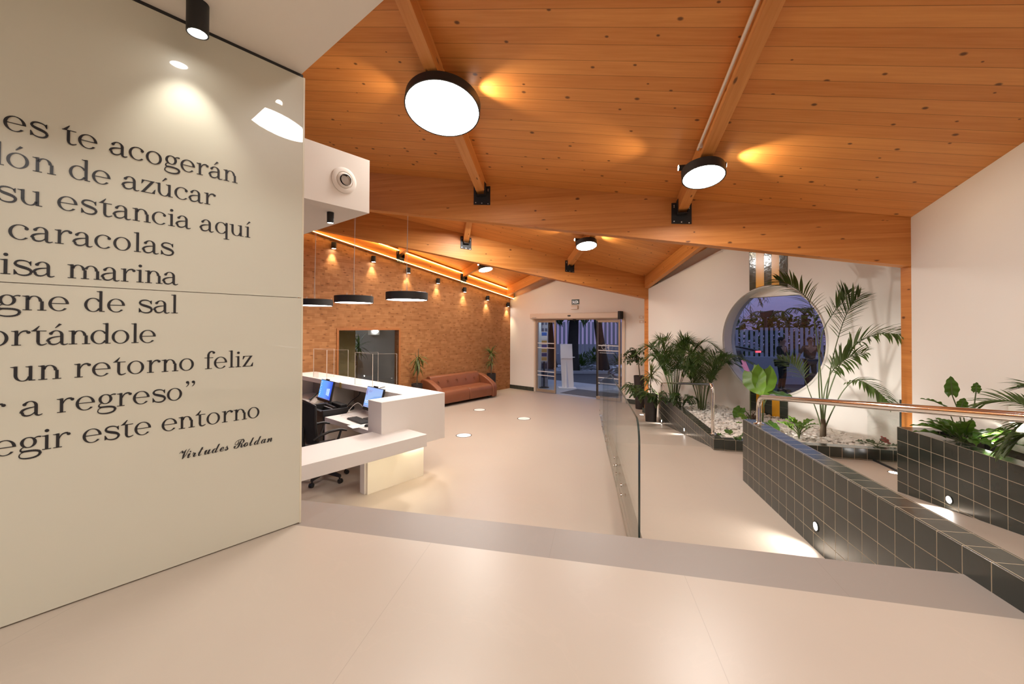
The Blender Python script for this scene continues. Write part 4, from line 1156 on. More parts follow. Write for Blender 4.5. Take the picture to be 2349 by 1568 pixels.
# acrylic screens on the counter
def acrylic(dx, label, shift=0):
    root = thing('acrylic_screen', label, 'counter screen', PF.at(dx, 0, 1.0802), 'clear screens on the high counter')
    a, b, c = (-5.95, 3.315), (-5.435, 3.305), (-5.205, 3.565)
    def sheet(p, q, z0, z1, nm, hole=None):
        d = Vector((q[0] - p[0], q[1] - p[1], 0)); ln = d.length; d.normalize(); n_ = Vector((-d.y, d.x, 0)) * .005
        P_ = lambda t, z: Vector((p[0], p[1], 0)) + d * t + Vector((0, 0, z))
        m_ = MB()
        if hole:
            h0, h1, hz = hole
            ring = [P_(0, z0), P_(h0, z0), P_(h0, hz), P_(h1, hz), P_(h1, z0), P_(ln, z0), P_(ln, z1), P_(0, z1)]
        else: ring = [P_(0, z0), P_(ln, z0), P_(ln, z1), P_(0, z1)]
        m_.prism(ring, n_); o_ = m_.build(nm, M['acrylic'], root)
        for i in range(len(ring)):
            u, v = ring[i], ring[(i + 1) % len(ring)]
            if abs(u.z - v.z) > .3 or (u.z > .4 and v.z > .4):
                e_ = MB(); k = Vector((0, 0, .0015)) if u.z > .4 and v.z > .4 else Vector((d.x, d.y, 0)) * (.003 if i else -.003)
                e_.hexa([u - n_ * .3, v - n_ * .3, v + n_ * 1.3, u + n_ * 1.3], [u - n_ * .3 + k, v - n_ * .3 + k, v + n_ * 1.3 + k, u + n_ * 1.3 + k]); e_.build('polished_edge', M['acr_edge'], o_)
    sheet(a, b, 0, .50, 'front_sheet', (.20, .50, .17)); sheet(b, c, 0, .50, 'side_sheet'); sheet(a, (-5.72, 3.575), 0, .50, 'side_sheet')
acrylic(0, 'right clear acrylic screen on the high counter, nearest the corner')
acrylic(-1.42, 'left clear acrylic screen on the high counter, before the inner window')
PN = thing('pen', 'silver pen lying on the high counter in front of the right acrylic screen', 'pen', PF.at(-5.33, 3.40, 1.085, 70))
mb = MB(); mb.cyl((-.07, 0, .001), (1, 0, 0), .0048, .12, 10); mb.build('barrel', M['plastic'], PN)
mb = MB(); mb.cyl((.05, 0, .001), (1, 0, 0), .0048, .022, 10, .001); mb.build('tip', M['screw'], PN)

# office chair
CH = thing('office_chair', 'black mesh office chair on castors behind the low counter', 'chair', PF.at(-5.26, 2.53, 0, 4))
for k in range(5):
    a = R(90 + 72 * k - 163 + 90)
    d = Vector((math.cos(a), math.sin(a), 0))
    mb = MB(); s_ = Vector((-d.y, d.x, 0))
    a0, a1 = d * .03, d * .28
    mb.hexa([a0 - s_ * .028 + Vector((0, 0, .085)), a0 + s_ * .028 + Vector((0, 0, .085)), a1 + s_ * .018 + Vector((0, 0, .075)), a1 - s_ * .018 + Vector((0, 0, .075))],
            [a0 - s_ * .022 + Vector((0, 0, .145)), a0 + s_ * .022 + Vector((0, 0, .145)), a1 + s_ * .014 + Vector((0, 0, .105)), a1 - s_ * .014 + Vector((0, 0, .105))])
    lg = mb.build('leg', M['plastic'], CH, bevel=.004)
    mb = MB(); w_ = a1 - d * .012; mb.cyl(w_ + Vector((0, 0, .05)), (0, 0, 1), .011, .03, 10); mb.cyl(w_ - s_ * .022 + d * .012 + Vector((0, 0, .028)), s_, .028, .018, 18); mb.cyl(w_ + s_ * .004 + d * .012 + Vector((0, 0, .028)), s_, .028, .018, 18); mb.build('castor', M['plastic'], lg)
mb = MB(); mb.cyl((0, 0, .08), (0, 0, 1), .034, .09, 16); mb.cyl((0, 0, .16), (0, 0, 1), .02, .22, 16); mb.build('gas_lift', M['plastic'], CH)
mb = MB(); mb.grid(lambda s, t: ((s - .5) * .47 * (1 - .10 * (2 * t - 1) ** 4), -.22 + .45 * t, .44 + .018 * math.sin(PI * s) * math.sin(PI * t) - .03 * max(0, t - .8) * 5 * .3), 10, 10)
mb.box(-.225, .225, -.21, .22, .385, .442); mb.build('seat', M['mesh'], CH, bevel=.012)
def bk(s, t, off=0):
    w = (.235 - .03 * (1 - t) ** 2 - .05 * max(0, t - .75) ** 1.4 * 3); x = (s - .5) * 2 * w
    return (x, -.235 - .04 * t - .02 * math.sin(PI * t) + .06 * (2 * s - 1) ** 2 + off, .52 + .53 * t - .05 * max(0, t - .7) * (2 * s - 1) ** 2 * 3 + (.04 * (1 - t) ** 3) * (2 * s - 1) ** 2)
mb = MB(); mb.grid(lambda s, t: bk(s, t), 14, 14); mb.grid(lambda s, t: bk(1 - s, t, .012), 14, 14); mb.build('backrest', M['mesh'], CH)
ed = [bk(0, t / 14) for t in range(15)] + [bk(s / 14, 1) for s in range(1, 15)] + [bk(1, 1 - t / 14) for t in range(1, 15)] + [bk(1 - s / 14, 0) for s in range(1, 15)]
mb = MB(); mb.tube([Vector(p) + Vector((0, .005, 0)) for p in ed], .014, 8); mb.build('back_frame', M['plastic'], CH)
mb = MB(); mb.tube([(0, -.12, .40), (0, -.26, .42), (0, -.285, .56), (0, -.27, .72)], [.03, .028, .025, .02], 10); mb.build('back_bar', M['plastic'], CH)
for s in (-1, 1):
    mb = MB(); mb.tube([(s * .245, -.24, .60), (s * .26, -.18, .64), (s * .265, -.06, .675), (s * .265, .08, .68), (s * .262, .16, .655)], [.014, .016, .017, .016, .012], 10)
    mb.tube([(s * .265, .09, .675), (s * .262, .06, .58), (s * .24, .0, .46), (s * .20, -.02, .41)], [.014, .015, .016, .016], 10); mb.build('armrest', M['plastic'], CH)

# ================================================================== SOFA
SF = PF.at(-8.42, 7.505, 0, 90)     # +y into the room, +x towards the viewer
SO = thing('sofa', 'tan leather two seat sofa with curved arms and buttoned back by the wood clad wall', 'sofa', SF)
HWD = 1.035; AW = .165
def arm(s):
    # side outline: flat high back, long curve down to a rounded front
    pr_ = [(.0, .03), (.0, .60), (.05, .635), (.16, .64), (.30, .615), (.44, .56), (.56, .50), (.66, .44), (.735, .385), (.765, .32), (.77, .20), (.765, .08), (.755, .03)]
    x0, x1 = (s * HWD, s * (HWD - AW))
    mb = MB(); mb.prism([(x0, y, z) for y, z in pr_], (x1 - x0, 0, 0))
    o = mb.build('arm', M['leather'], SO, bevel=.022)
    for m_ in o.data.polygons: m_.use_smooth = True
arm(1); arm(-1)
IN = HWD - AW - .002
mb = MB(); mb.prism([(-IN, y, z) for y, z in [(.04, .12), (.02, .66), (.05, .70), (.12, .708), (.185, .685), (.215, .62), (.285, .36), (.29, .12)]], (2 * IN, 0, 0))
bko = mb.build('backrest', M['leather'], SO, bevel=.02)
mb = MB(); mb.box(-IN, IN, .05, .70, .065, .14); mb.build('base', M['leather'], SO, bevel=.01)
for k in range(2):
    x0 = -IN + k * IN; mb = MB()
    mb.prism([(x0 + .003, y, z) for y, z in [(.22, .14), (.22, .385), (.40, .392), (.60, .388), (.70, .372), (.745, .33), (.755, .25), (.745, .075), (.69, .07), (.69, .14)]], (IN - .006, 0, 0))
    mb.build('seat_cushion', M['leather'], SO, bevel=.016)
for k in range(5):
    x = -IN + .22 + k * (2 * IN - .44) / 4; z = .545; y = .2365
    mb = MB(); mb.ball((x, y, z), .016, 6, (1, .5, 1)); b = mb.build('button', plain('leather_button', (0.10, 0.03, 0.012, 1), .5) if k == 0 else bpy.data.materials['leather_button'], bko)
    mb = MB()
    for q in range(6):
        a = 2 * PI * q / 6 + .5; mb.tube([(x + .012 * math.cos(a), y + .004, z + .012 * math.sin(a)), (x + .065 * math.cos(a), y + .006 - .022 * math.sin(a), z + .065 * math.sin(a))], [.007, .001], 6)
    mb.build('pleat', M['leather'], b)
for sx in (-.85, .85):
    for y in (.10, .62): mb = MB(); mb.cyl((sx, y, 0), (0, 0, 1), .022, .07, 12); mb.build('foot', M['plastic'], SO)

# ================================================================== SLIDING DOOR AND ITS WALL
def pw3(u, v, y=0.0):
    p = W3.l(onpl(u, v, W3.w(0, y), W3.y)); return p.x, p.z
D1 = thing('sliding_door', 'automatic glass sliding door standing open, champagne frame and white stripes', 'door', W3)
mb = MB(); mb.box(.915, 3.80, -.16, 0.0, 2.215, 2.375); mb.build('operator_housing', M['header'], D1, bevel=.02)
mb = MB(); mb.box(3.795, 3.875, -.18, -.0, 2.19, 2.40); mb.build('end_cap', M['black'], D1, bevel=.012)
mb = MB(); mb.box(2.27, 2.36, -.175, -.155, 2.28, 2.315); mb.ball((2.315, -.165, 2.295), .03, 8, (1.4, .6, .6)); mb.build('motion_sensor', M['black'], D1)
mb = MB(); mb.box(2.36, 2.46, -.05, .02, 2.16, 2.20); mb.build('lower_sensor', M['black'], D1, bevel=.01)
mb = MB(); mb.box(.98, 1.045, -.03, .10, 0, 2.215); mb.box(3.84, 3.925, -.03, .10, 0, 2.215); mb.box(1.045, 3.84, -.02, .05, 2.185, 2.215); mb.build('door_frame', M['header'], D1)
mb = MB(); mb.box(1.0, 1.16, -.163, -.160, 2.243, 2.252); mb.build('maker_plate', M['black'], D1)
STRIPE = plain('frosted_stripe', (0.62, 0.62, 0.64, 1), .6)
def leaf_(x0, x1, y, nm, zz):
    f = .05
    mb = MB(); mb.box(x0, x0 + f, y, y + .04, .015, 2.18); mb.box(x1 - f, x1, y, y + .04, .015, 2.18); mb.box(x0 + f, x1 - f, y, y + .04, 2.11, 2.18); mb.box(x0 + f, x1 - f, y, y + .04, .015, .105)
    fo = mb.build('door_leaf', M['alu'], D1, bevel=.003)
    mb = MB(); mb.box(x0 + f, x1 - f, y + .016, y + .024, .105, 2.11); mb.build('pane', M['glass'], fo)
    for z in zz:
        mb = MB(); mb.box(x0 + f, x1 - f, y + .0135, y + .0155, z - .013, z + .013); mb.build('stripe', STRIPE, fo)
    return fo
zl = [pw3(1265, 787.2)[1], pw3(1265, 798)[1], pw3(1265, 853)[1], pw3(1265, 862)[1]]
zr = [pw3(1397, 792.5)[1], pw3(1397, 804)[1], pw3(1397, 867)[1], pw3(1397, 880)[1]]
l1 = leaf_(1.065, 1.775, -.035, 'l', zl); l2 = leaf_(3.10, 3.80, -.035, 'r', zr)
mb = MB(); mb.box(3.105, 3.145, -.040, -.033, .10, 2.15); mb.build('edge_seal', M['black'], l2)
# emblem on the right leaf
g = Pen(); g.TH, g.HL = .10, .05
g.ring(.5, .5, .5, .52, 40, 320); g.rect(.95, -.05, 1.03, 1.1); g.rect(.84, 1.06, 1.14, 1.1); g.rect(.84, -.05, 1.14, -.01); g.rect(1.45, .3, 1.53, .8); g.rect(1.20, .78, 1.62, .82)
g.rect(1.70, -.25, 1.83, 1.0); g.rect(1.55, .96, 1.98, 1.0); g.rect(1.55, -.25, 1.98, -.21); g.rect(1.30, .34, 1.75, .40)
x0, z0 = pw3(1381, 800.5); s_ = .118
mb = MB()
for q in g.q: mb.add([(x0 + x * s_, -.0215, z0 + y * s_ * 1.1) for x, y in q], [tuple(range(len(q)))])
mb.build('emblem', STRIPE, l2)
mb = MB(); random.seed(3)
xx = x0 - .06
while xx < x0 + .36:
    w = random.uniform(.008, .022); mb.quad((xx, -.0215, z0 - .105), (xx + w, -.0215, z0 - .105), (xx + w, -.0215, z0 - .088), (xx, -.0215, z0 - .088)); xx += w + .008
mb.build('small_print', STRIPE, l2)

SG = thing('exit_sign', 'green exit sign reading SALIDA over the sliding door', 'sign', W3)
mb = MB(); mb.box(2.305, 2.55, -.012, 0, 2.625, 2.765); mb.build('board', plain('sign_green', (0.012, 0.035, 0.022, 1), .4), SG)
textmesh('SALIDA', .118, 'word', emit('sign_white', (.8, .8, .78, 1), .55), SG, Matrix.Translation((2.4275, -.0135, 2.652)) @ Matrix.Rotation(PI / 2, 4, 'X'), 0, 'CENTER', .52)
EL = thing('emergency_light', 'small white emergency light box under the exit sign', 'lamp', W3)
mb = MB(); mb.box(2.305, 2.525, -.05, 0, 2.485, 2.595); mb.build('case', M['header'], EL, bevel=.012)
mb = MB(); mb.box(2.315, 2.515, -.053, -.045, 2.49, 2.53); mb.build('diffuser', M['paper'], EL, bevel=.004)
for (u, v, lb) in ((1471.5, 727, 'upper small white plate on the entrance wall, left of the post'), (1472, 737.5, 'lower small white plate on the entrance wall, left of the post')):
    x, z = pw3(u, v); o = thing('wall_plate', lb, 'switch', W3, 'plates on the entrance wall'); mb = MB(); mb.box(x - .06, x + .06, -.012, 0, z - .035, z + .035); mb.build('plate', M['header'], o, bevel=.003); mb = MB(); mb.box(x - .02, x + .02, -.015, -.012, z - .02, z + .02); mb.build('button', M['paper'], o)

# ================================================================== POTTED PLANTS
def leafmat(name, a, b, rough=.42, tr=.25, scale=6):
    m = NB(name); f = m.noise(m.obj(), scale, 3)
    c = m.mix(f, a, b); m.set(col=c, rough=rough, spec=.35)
    t = m.n('BsdfTranslucent'); m.put(t.inputs[0], m.mix(.5, c, (.25, .45, .05, 1)))
    mx = m.n('MixShader', tr, m.b, t); m.t.links.new(mx.outputs[0], m.out.inputs[0])
    return m.mat
G_PALM = leafmat('palm_green', (0.045, 0.070, 0.020, 1), (0.105, 0.14, 0.05, 1))
G_ARECA = leafmat('areca_green', (0.022, 0.042, 0.012, 1), (0.055, 0.085, 0.022, 1))
G_FERN = leafmat('fern_green', (0.016, 0.034, 0.010, 1), (0.045, 0.078, 0.022, 1))
G_LIME = leafmat('lime_green', (0.075, 0.16, 0.014, 1), (0.15, 0.26, 0.03, 1), .36, .35)
G_LILY = leafmat('lily_green', (0.03, 0.075, 0.010, 1), (0.07, 0.15, 0.022, 1), .3, .25)
G_DRAC = leafmat('dracaena_green', (0.055, 0.075, 0.018, 1), (0.20, 0.20, 0.07, 1), .45, .2, 14)
G_FICUS = leafmat('ficus_green', (0.014, 0.032, 0.008, 1), (0.045, 0.08, 0.02, 1), .35, .15)
G_STEM = plain('green_stem', (0.085, 0.115, 0.032, 1), .5, var=.3)
BARK = plain('bark', (0.10, 0.065, 0.035, 1), .85, var=.5, vscale=20, bump=.5, bscale=60)
TWIG = plain('twig', (0.11, 0.085, 0.045, 1), .7, var=.3)
Zv = Vector((0, 0, 1))

def blade(mb, p, d, ln, w, droop=.6, n=6, fold=.25, base=.35, twist=0.0):
    """a strap shaped leaf"""
    p = Vector(p); d = Vector(d).normalized(); ds = ln / n; rows = []
    for i in range(n + 1):
        t = i / n
        ww = w * (base + (1 - base) * min(1, t / .35)) * (1 - max(0, (t - .35) / .65) ** 1.8) * .5
        s = d.cross(Zv)
        s = s.normalized() if s.length > .05 else Vector((math.cos(twist), math.sin(twist), 0))
        up = s.cross(d)
        if twist: s = (s * math.cos(twist) + up * math.sin(twist)); up = s.cross(d)
        ww = max(ww, w * .012)
        rows.append((p + s * ww + up * fold * ww, p.copy(), p - s * ww + up * fold * ww))
        p = p + d * ds; d = (d + Vector((0, 0, -droop / n * (.5 + t)))).normalized()
    vs = [q for r_ in rows for q in r_]
    mb.add(vs, [f for i in range(n) for f in ((3 * i, 3 * i + 1, 3 * i + 4, 3 * i + 3), (3 * i + 1, 3 * i + 2, 3 * i + 5, 3 * i + 4))], True)
def spline(pts, n):
    P_ = [Vector(p) for p in pts]; out = []
    m = len(P_) - 1
    for i in range(n + 1):
        q = i / n * m; k = min(int(q), m - 1); t = q - k
        a = P_[max(k - 1, 0)] if k else P_[0] * 2 - P_[1]; b = P_[k]; c = P_[k + 1]; d = P_[k + 2] if k + 2 <= m else P_[m] * 2 - P_[m - 1]
        out.append(0.5 * ((2 * b) + (c - a) * t + (2 * a - 5 * b + 4 * c - d) * t * t + (3 * b - a - 3 * c + d) * t ** 3))
    return out
def frond(root, pts, nl, ll, w, mat, normal=None, start=.35, droop=.5, r0=.008, fwd=.75, rnd=.12, n=5, name='frond'):
    """feather leaf: a stalk along pts with leaflets on both sides"""
    path = spline(pts, 24); mb = MB()
    mb.tube(path, [r0 * (1 - .85 * i / 24) for i in range(25)], 6)
    sm_ = MB()
    for k in range(nl):
        t = start + (1 - start) * (k + .5) / nl
        q = t * 24; i = min(int(q), 23); f = q - i
        p = path[i].lerp(path[i + 1], f); d = (path[i + 1] - path[i]).normalized()
        nn = Vector(normal) if normal is not None else Zv
        s = d.cross(nn)
        s = s.normalized() if s.length > .05 else d.orthogonal().normalized()
        u = s.cross(d)
        tt = (t - start) / (1 - start)
        l = ll * (.55 + .9 * tt - 1.15 * tt * tt * tt) * random.uniform(.88, 1.1)
        for sg in (-1, 1):
            dr = (s * sg * (1 - .35 * tt) + d * (fwd + .5 * tt) + u * random.uniform(.0, .35)).normalized()
            dr = (dr + Vector((random.uniform(-rnd, rnd), random.uniform(-rnd, rnd), random.uniform(-rnd, rnd)))).normalized()
            blade(sm_, p, dr, l, w, droop * random.uniform(.7, 1.4), n, .35, .55)
    o = mb.build(name, G_STEM, root)
    sm_.build('leaflets', mat, o)
    return o
def pot(fr, r0, r1, h, label, name='potted_plant', soil=True):
    root = thing(name, label, 'plant', fr)
    mb = MB(); mb.lathe([(1e-3, 0), (r0, 0), (r1, h), (r1 - .012, h), (r1 - .02, h - .05), (1e-3, h - .05)], 40); mb.build('pot', M['pot'], root)
    mb = MB(); mb.lathe([(1e-3, h - .025), ((r1 - .017), h - .032)], 24)
    for i in range(len(mb.f)): mb.f[i] = mb.f[i][::-1]
    mb.build('soil', plain('pale_chippings', (0.40, 0.30, 0.20, 1), .9, var=.5, vscale=80) if 'pale_chippings' not in bpy.data.materials else bpy.data.materials['pale_chippings'], root)
    return root
def tuft(root, c, n, ln, w, el, droop, mat, name='foliage', azr=(0, 2 * PI), n2=6):
    mb = MB()
    for k in range(n):
        az = random.uniform(*azr); e_ = R(random.uniform(*el))
        blade(mb, Vector(c) + Vector((0, 0, random.uniform(-.08, .06))), (math.cos(az) * math.cos(e_), math.sin(az) * math.cos(e_), math.sin(e_)), ln * random.uniform(.65, 1.1), w * random.uniform(.8, 1.15), droop * random.uniform(.6, 1.4), n2, .3, .4)
    return mb.build(name, mat, root)
random.seed(21)
# dracaena in the dark pot at the start of the planter
r_ = pot(Fr((2.935, 8.60, 0), 0), .108, .140, .575, 'dark round pot with a light green dracaena at the end of the far planter wall')
mb = MB(); mb.tube([(0, 0, .54), (-.015, 0, .68), (-.005, 0, .80), (.01, .0, .95)], [.012, .011, .011, .010], 8); mb.tube([(-.0, 0, .62), (-.05, .01, .72), (-.055, 0, .83)], [.009, .008, .008], 8); mb.build('stem', TWIG, r_)
tuft(r_, (.01, 0, .98), 30, .34, .038, (-25, 80), 1.5, G_DRAC); tuft(r_, (-.055, 0, .84), 16, .26, .034, (-30, 60), 1.5, G_DRAC)
# tall pot with a weeping fig behind the post
r_ = pot(Fr((3.125, 9.93, 0), 0), .105, .148, .80, 'tall dark pot with a weeping small leaved fig behind the pine post')
mb = MB(); mb.tube([(0, 0, .75), (-.02, 0, .95), (-.04, .01, 1.15), (-.10, 0, 1.35)], [.014, .012, .01, .006], 8)
lv = MB()
for k in range(34):
    az = random.uniform(0, 2 * PI); b0 = Vector((-.04 - .1 * random.random(), 0, random.uniform(1.05, 1.42))); l = random.uniform(.16, .40)
    d = Vector((math.cos(az) - .30, math.sin(az) * .6, random.uniform(.0, .9))).normalized(); tw = [b0]
    for i in range(7):
        tw.append(tw[-1] + d * l / 7); d = (d + Vector((0, 0, -.26))).normalized()
        for q in range(2): blade(lv, tw[-1] + Vector((random.uniform(-.02, .02), random.uniform(-.02, .02), 0)), (random.uniform(-1, 1), random.uniform(-1, 1), random.uniform(-1.0, .3)), random.uniform(.055, .085), .036, .5, 3, .2, .3)
    mb.tube(tw, [.004 - .0004 * i for i in range(8)], 5)
mb.build('branches', TWIG, r_); lv.build('foliage', G_FICUS, r_)
# two dracaenas beside the sofa
p = PF.w(-8.16, 6.17); r_ = pot(Fr(p, 39.8), .115, .135, .585, 'dark pot with a drooping dracaena left of the sofa')
mb = MB(); mb.tube([(0, 0, .55), (.01, 0, .80), (.02, 0, 1.0), (.05, 0, 1.22), (.055, 0, 1.44)], [.014, .012, .012, .010, .006], 8); mb.tube([(.03, 0, 1.15), (-.06, .0, 1.26), (-.075, 0, 1.34)], [.008, .007, .005], 6); mb.build('stem', TWIG, r_)
tuft(r_, (.05, 0, 1.20), 26, .36, .042, (-60, 25), 1.6, G_DRAC); tuft(r_, (.03, 0, 1.02), 16, .30, .04, (-75, -10), 1.4, G_DRAC)
p = PF.w(-8.17, 8.86); r_ = pot(Fr(p, 39.8), .115, .135, .60, 'dark pot with a bushy dracaena right of the sofa, behind its arm')
mb = MB(); mb.tube([(0, 0, .56), (-.01, 0, .8), (0, 0, 1.05), (.0, 0, 1.25)], [.014, .012, .011, .009], 8); mb.build('stem', TWIG, r_)
tuft(r_, (0, 0, 1.20), 46, .34, .04, (-45, 85), 1.1, G_DRAC); tuft(r_, (0, 0, .95), 18, .32, .038, (-50, 10), 1.3, G_DRAC)
# plant and fittings of the room behind the inner window
p = B3.w(-4.72, 1.05); r_ = pot(Fr(p, 39.8), .13, .16, .5, 'tall dracaena standing in the lit room behind the inner window')
mb = MB(); mb.tube([(0, 0, .45), (.0, 0, .9), (.05, 0, 1.2), (.09, 0, 1.45)], [.016, .014, .012, .01], 8); mb.tube([(.02, 0, 1.0), (-.07, 0, 1.2), (-.10, 0, 1.38)], [.011, .01, .009], 8); mb.build('stem', TWIG, r_)
tuft(r_, (.09, 0, 1.48), 38, .42, .032, (-50, 85), 1.3, G_FERN); tuft(r_, (-.10, 0, 1.40), 30, .38, .03, (-60, 70), 1.4, G_FERN)
OL = thing('office_ceiling_light', 'bright square ceiling light in the room behind the inner window', 'lamp', B3)
q = B3.l(onpl(857, 761, B3.w(0, 2.86), B3.y))
mb = MB(); mb.box(q.x - .16, q.x + .16, 2.78, 2.90, q.z - .09, q.z + .10); mb.build('case', M['pvc'], OL)
mb = MB(); mb.ball((q.x, 2.76, q.z + .02), .10, 10, (1, .5, .6)); mb.build('globe', emit('cool_globe', (.85, .92, 1, 1), 7), OL)
lamp('office_light', 'AREA', B3.w(-5.2, 2.0, 2.5), 26, (.85, .90, 1.0), (0, 0, -1), .5)
q = B3.l(onpl(819, 772, B3.w(0, 2.88), B3.y)); PNL = thing('wall_sign', 'round pale sign on the wall seen through the inner window', 'sign', B3)
mb = MB(); mb.cyl((q.x, 2.90, q.z), (0, -1, 0), .085, .012, 28); mb.build('disc', M['pvc'], PNL)
mb = MB(); mb.box(q.x - .085, q.x + .085, 2.885, 2.888, q.z - .012, q.z + .018); mb.build('bar', plain('grey_mark', (.3, .3, .32, 1), .5), PNL)
q = B3.l(onpl(812, 825, B3.w(0, 2.8), B3.y)); WB = thing('wall_dispenser', 'dark wall dispenser behind the plant in the inner room', 'dispenser', B3)
mb = MB(); mb.box(q.x - .09, q.x + .09, 2.74, 2.9, q.z - .16, q.z + .14); mb.build('case', plain('dark_blue_case', (.01, .012, .04, 1), .4), WB, bevel=.02)
mb = MB(); mb.box(q.x - .04, q.x + .04, 2.735, 2.74, q.z - .10, q.z - .04); mb.build('window', M['black'], WB)

# ================================================================== THE PEBBLE PLANTER
def pw(u, v, off):     # a point on a plane parallel to the window wall, off metres inside it
    return onpl(u, v, W2.w(0, -off), W2.y)
PB = [L.w(1.715, 5.46), KF.w(1.95, .10), W2.w(5.1, -.005), W2.w(1.0, -.005), L.w(1.73, 8.95)]
def in_poly(p, poly):
    c = False; n = len(poly)
    for i in range(n):
        a, b = poly[i], poly[i - 1]
        if (a.y > p.y) != (b.y > p.y) and p.x < (b.x - a.x) * (p.y - a.y) / (b.y - a.y) + a.x: c = not c
    return c
def bedz(x, y): return .525 + .02 * math.sin(3.1 * x + 1.0) * math.sin(2.7 * y) + .012 * math.sin(9 * x + 4 * y)
mb = MB()
n0 = len(PB); mb.add([(p.x, p.y, .535) for p in PB] + [(p.x, p.y, .2) for p in PB], [tuple(range(n0))[::-1]] + [(i, (i + 1) % n0, n0 + (i + 1) % n0, n0 + i) for i in range(n0)])
PBD = mb.build('planting_bed', plain('pale_gravel', (0.36, 0.30, 0.24, 1), .95, var=.6, vscale=40, bump=.8, bscale=30), None)
tag(PBD, 'pale ground of the planter beneath the window wall, covered by pebbles', 'planting bed')
random.seed(5)
ico = bmesh.new(); bmesh.ops.create_icosphere(ico, subdivisions=1, radius=1.0)
iv = [v.co.copy() for v in ico.verts]; ifc = [[v.index for v in f.verts] for f in ico.faces]; ico.free()
mb = MB(); cnt = 0
xs = [p.x for p in PB]; ys = [p.y for p in PB]
tries = 0
while cnt < 3600 and tries < 20000:
    tries += 1
    p = Vector((random.uniform(min(xs), max(xs)), random.uniform(min(ys), max(ys)), 0))
    if not in_poly(p, PB): continue
    if p.y > 7.4 and random.random() < .6: continue
    r = random.uniform(.018, .036) * (.85 if p.y > 6.3 else 1)
    q = Matrix.Rotation(random.uniform(0, 6), 3, 'Z') @ Matrix.Rotation(random.uniform(-.5, .5), 3, 'X') @ Matrix.Diagonal(Vector((r * random.uniform(1, 1.5), r, r * random.uniform(.55, .8))))
    c = Vector((p.x, p.y, .54 + random.uniform(0, .035) + .03 * max(0, math.sin(5 * p.x) * math.sin(4 * p.y))))
    mb.add([q @ v + c for v in iv], ifc, True); cnt += 1
PBM = plain('white_pebbles', (0.78, 0.72, 0.64, 1), .6, var=.22, vscale=9)
o = mb.build('pebbles', PBM, None); tag(o, 'white pebbles spread over the planter under the round window', 'pebbles', None, 'stuff')

def plant(name, label, p, group=None):
    return thing(name, label, 'plant', Matrix.Translation(p), group)
def rel(p, o): return Vector(p) - Vector(o)
random.seed(8)
# tall kentia palm
kb = pw(1888, 1000, .62); KP = plant('kentia_palm', 'tall slender palm with long feather leaves at the right of the round window', kb)
mb = MB(); mb.tube([(0, 0, -.03), (.0, 0, .06), (.008, 0, .15), (.0, 0, .22)], [.036, .034, .028, .024], 12); mb.build('trunk', BARK, KP)
CAMN = (EYE - kb).normalized()
def kf(pts, off, nl, ll, w=.030, nrm=(.6, .5), st=.45, dr=.5, fwd=.7):
    P_ = [rel(pw(u, v, o_), kb) for (u, v), o_ in zip(pts, off)]
    frond(KP, P_, nl, ll, w, G_PALM, CAMN * nrm[0] + Zv * nrm[1], st, dr, .0095, fwd, .10, 6)
kf([(1887, 975), (1884, 880), (1872, 760), (1855, 690), (1815, 655), (1780, 641)], [.62, .62, .60, .62, .66, .70], 28, .34, .027, (.7, .45), .46, .7, .75)
kf([(1890, 975), (1897, 900), (1912, 815), (1932, 745), (1950, 705), (1972, 678)], [.62, .60, .55, .50, .46, .42], 24, .33, .029, (.9, .2), .50, .35, .9)
kf([(1889, 975), (1899, 910), (1930, 830), (1970, 785), (2020, 765), (2078, 768)], [.62, .60, .60, .62, .68, .76], 26, .36, .027, (.5, .7), .45, .8, .7)
kf([(1888, 975), (1890, 905), (1905, 858), (1925, 835), (1950, 818), (1985, 808)], [.62, .62, .66, .74, .80, .84], 19, .30, .032, (.8, .3), .42, .9, .7)
kf([(1891, 985), (1908, 945), (1935, 895), (1965, 872), (2005, 890), (2045, 928)], [.60, .58, .60, .66, .72, .78], 20, .27, .028, (.3, .9), .48, 1.1, .75)
kf([(1885, 985), (1874, 945), (1857, 900), (1842, 862), (1818, 835), (1785, 822)], [.62, .55, .48, .40, .34, .30], 18, .30, .024, (.8, .4), .55, .6, .75)
kf([(1886, 975), (1878, 870), (1885, 770), (1910, 720), (1935, 690), (1945, 668)], [.60, .50, .42, .36, .34, .33], 20, .30, .026, (.7, .4), .55, .5, .8)
# arecas: dense arching clumps
def areca(label, p, nf, h, spread, seed, lean=(0, 0)):
    random.seed(seed); root = plant('areca_palm', label, p, 'arching palms in the pebble planter')
    for k in range(nf):
        az = 2 * PI * k / nf + random.uniform(-.3, .3); l = h * random.uniform(.75, 1.12); s = spread * random.uniform(.35, 1.1)
        dx, dy = math.cos(az) * s + lean[0], math.sin(az) * s + lean[1]
        b = Vector((math.cos(az) * .05, math.sin(az) * .05, 0))
        out = Vector((dx, dy, 0)); drop = s * random.uniform(.3, .85)
        pts = [b, b + out * .10 + Zv * l * .35, b + out * .35 + Zv * l * .72, b + out * .72 + Zv * l * .95, b + out * 1.12 + Zv * (l * .98 - drop * .42)]
        frond(root, pts, 30, .27, .017, G_ARECA, None, .36, .7, .006, .9, .14, 4)
    return root
ab = W2.w(1.50, -.62, .53); areca('dense dark areca palm with a lit base behind the far planter wall', ab, 26, 1.22, .66, 31)
ab2 = W2.w(2.15, -.60, .53); areca('second areca palm, left of the round window and over the pebbles', ab2, 22, 1.0, .66, 47, (.03, -.06))
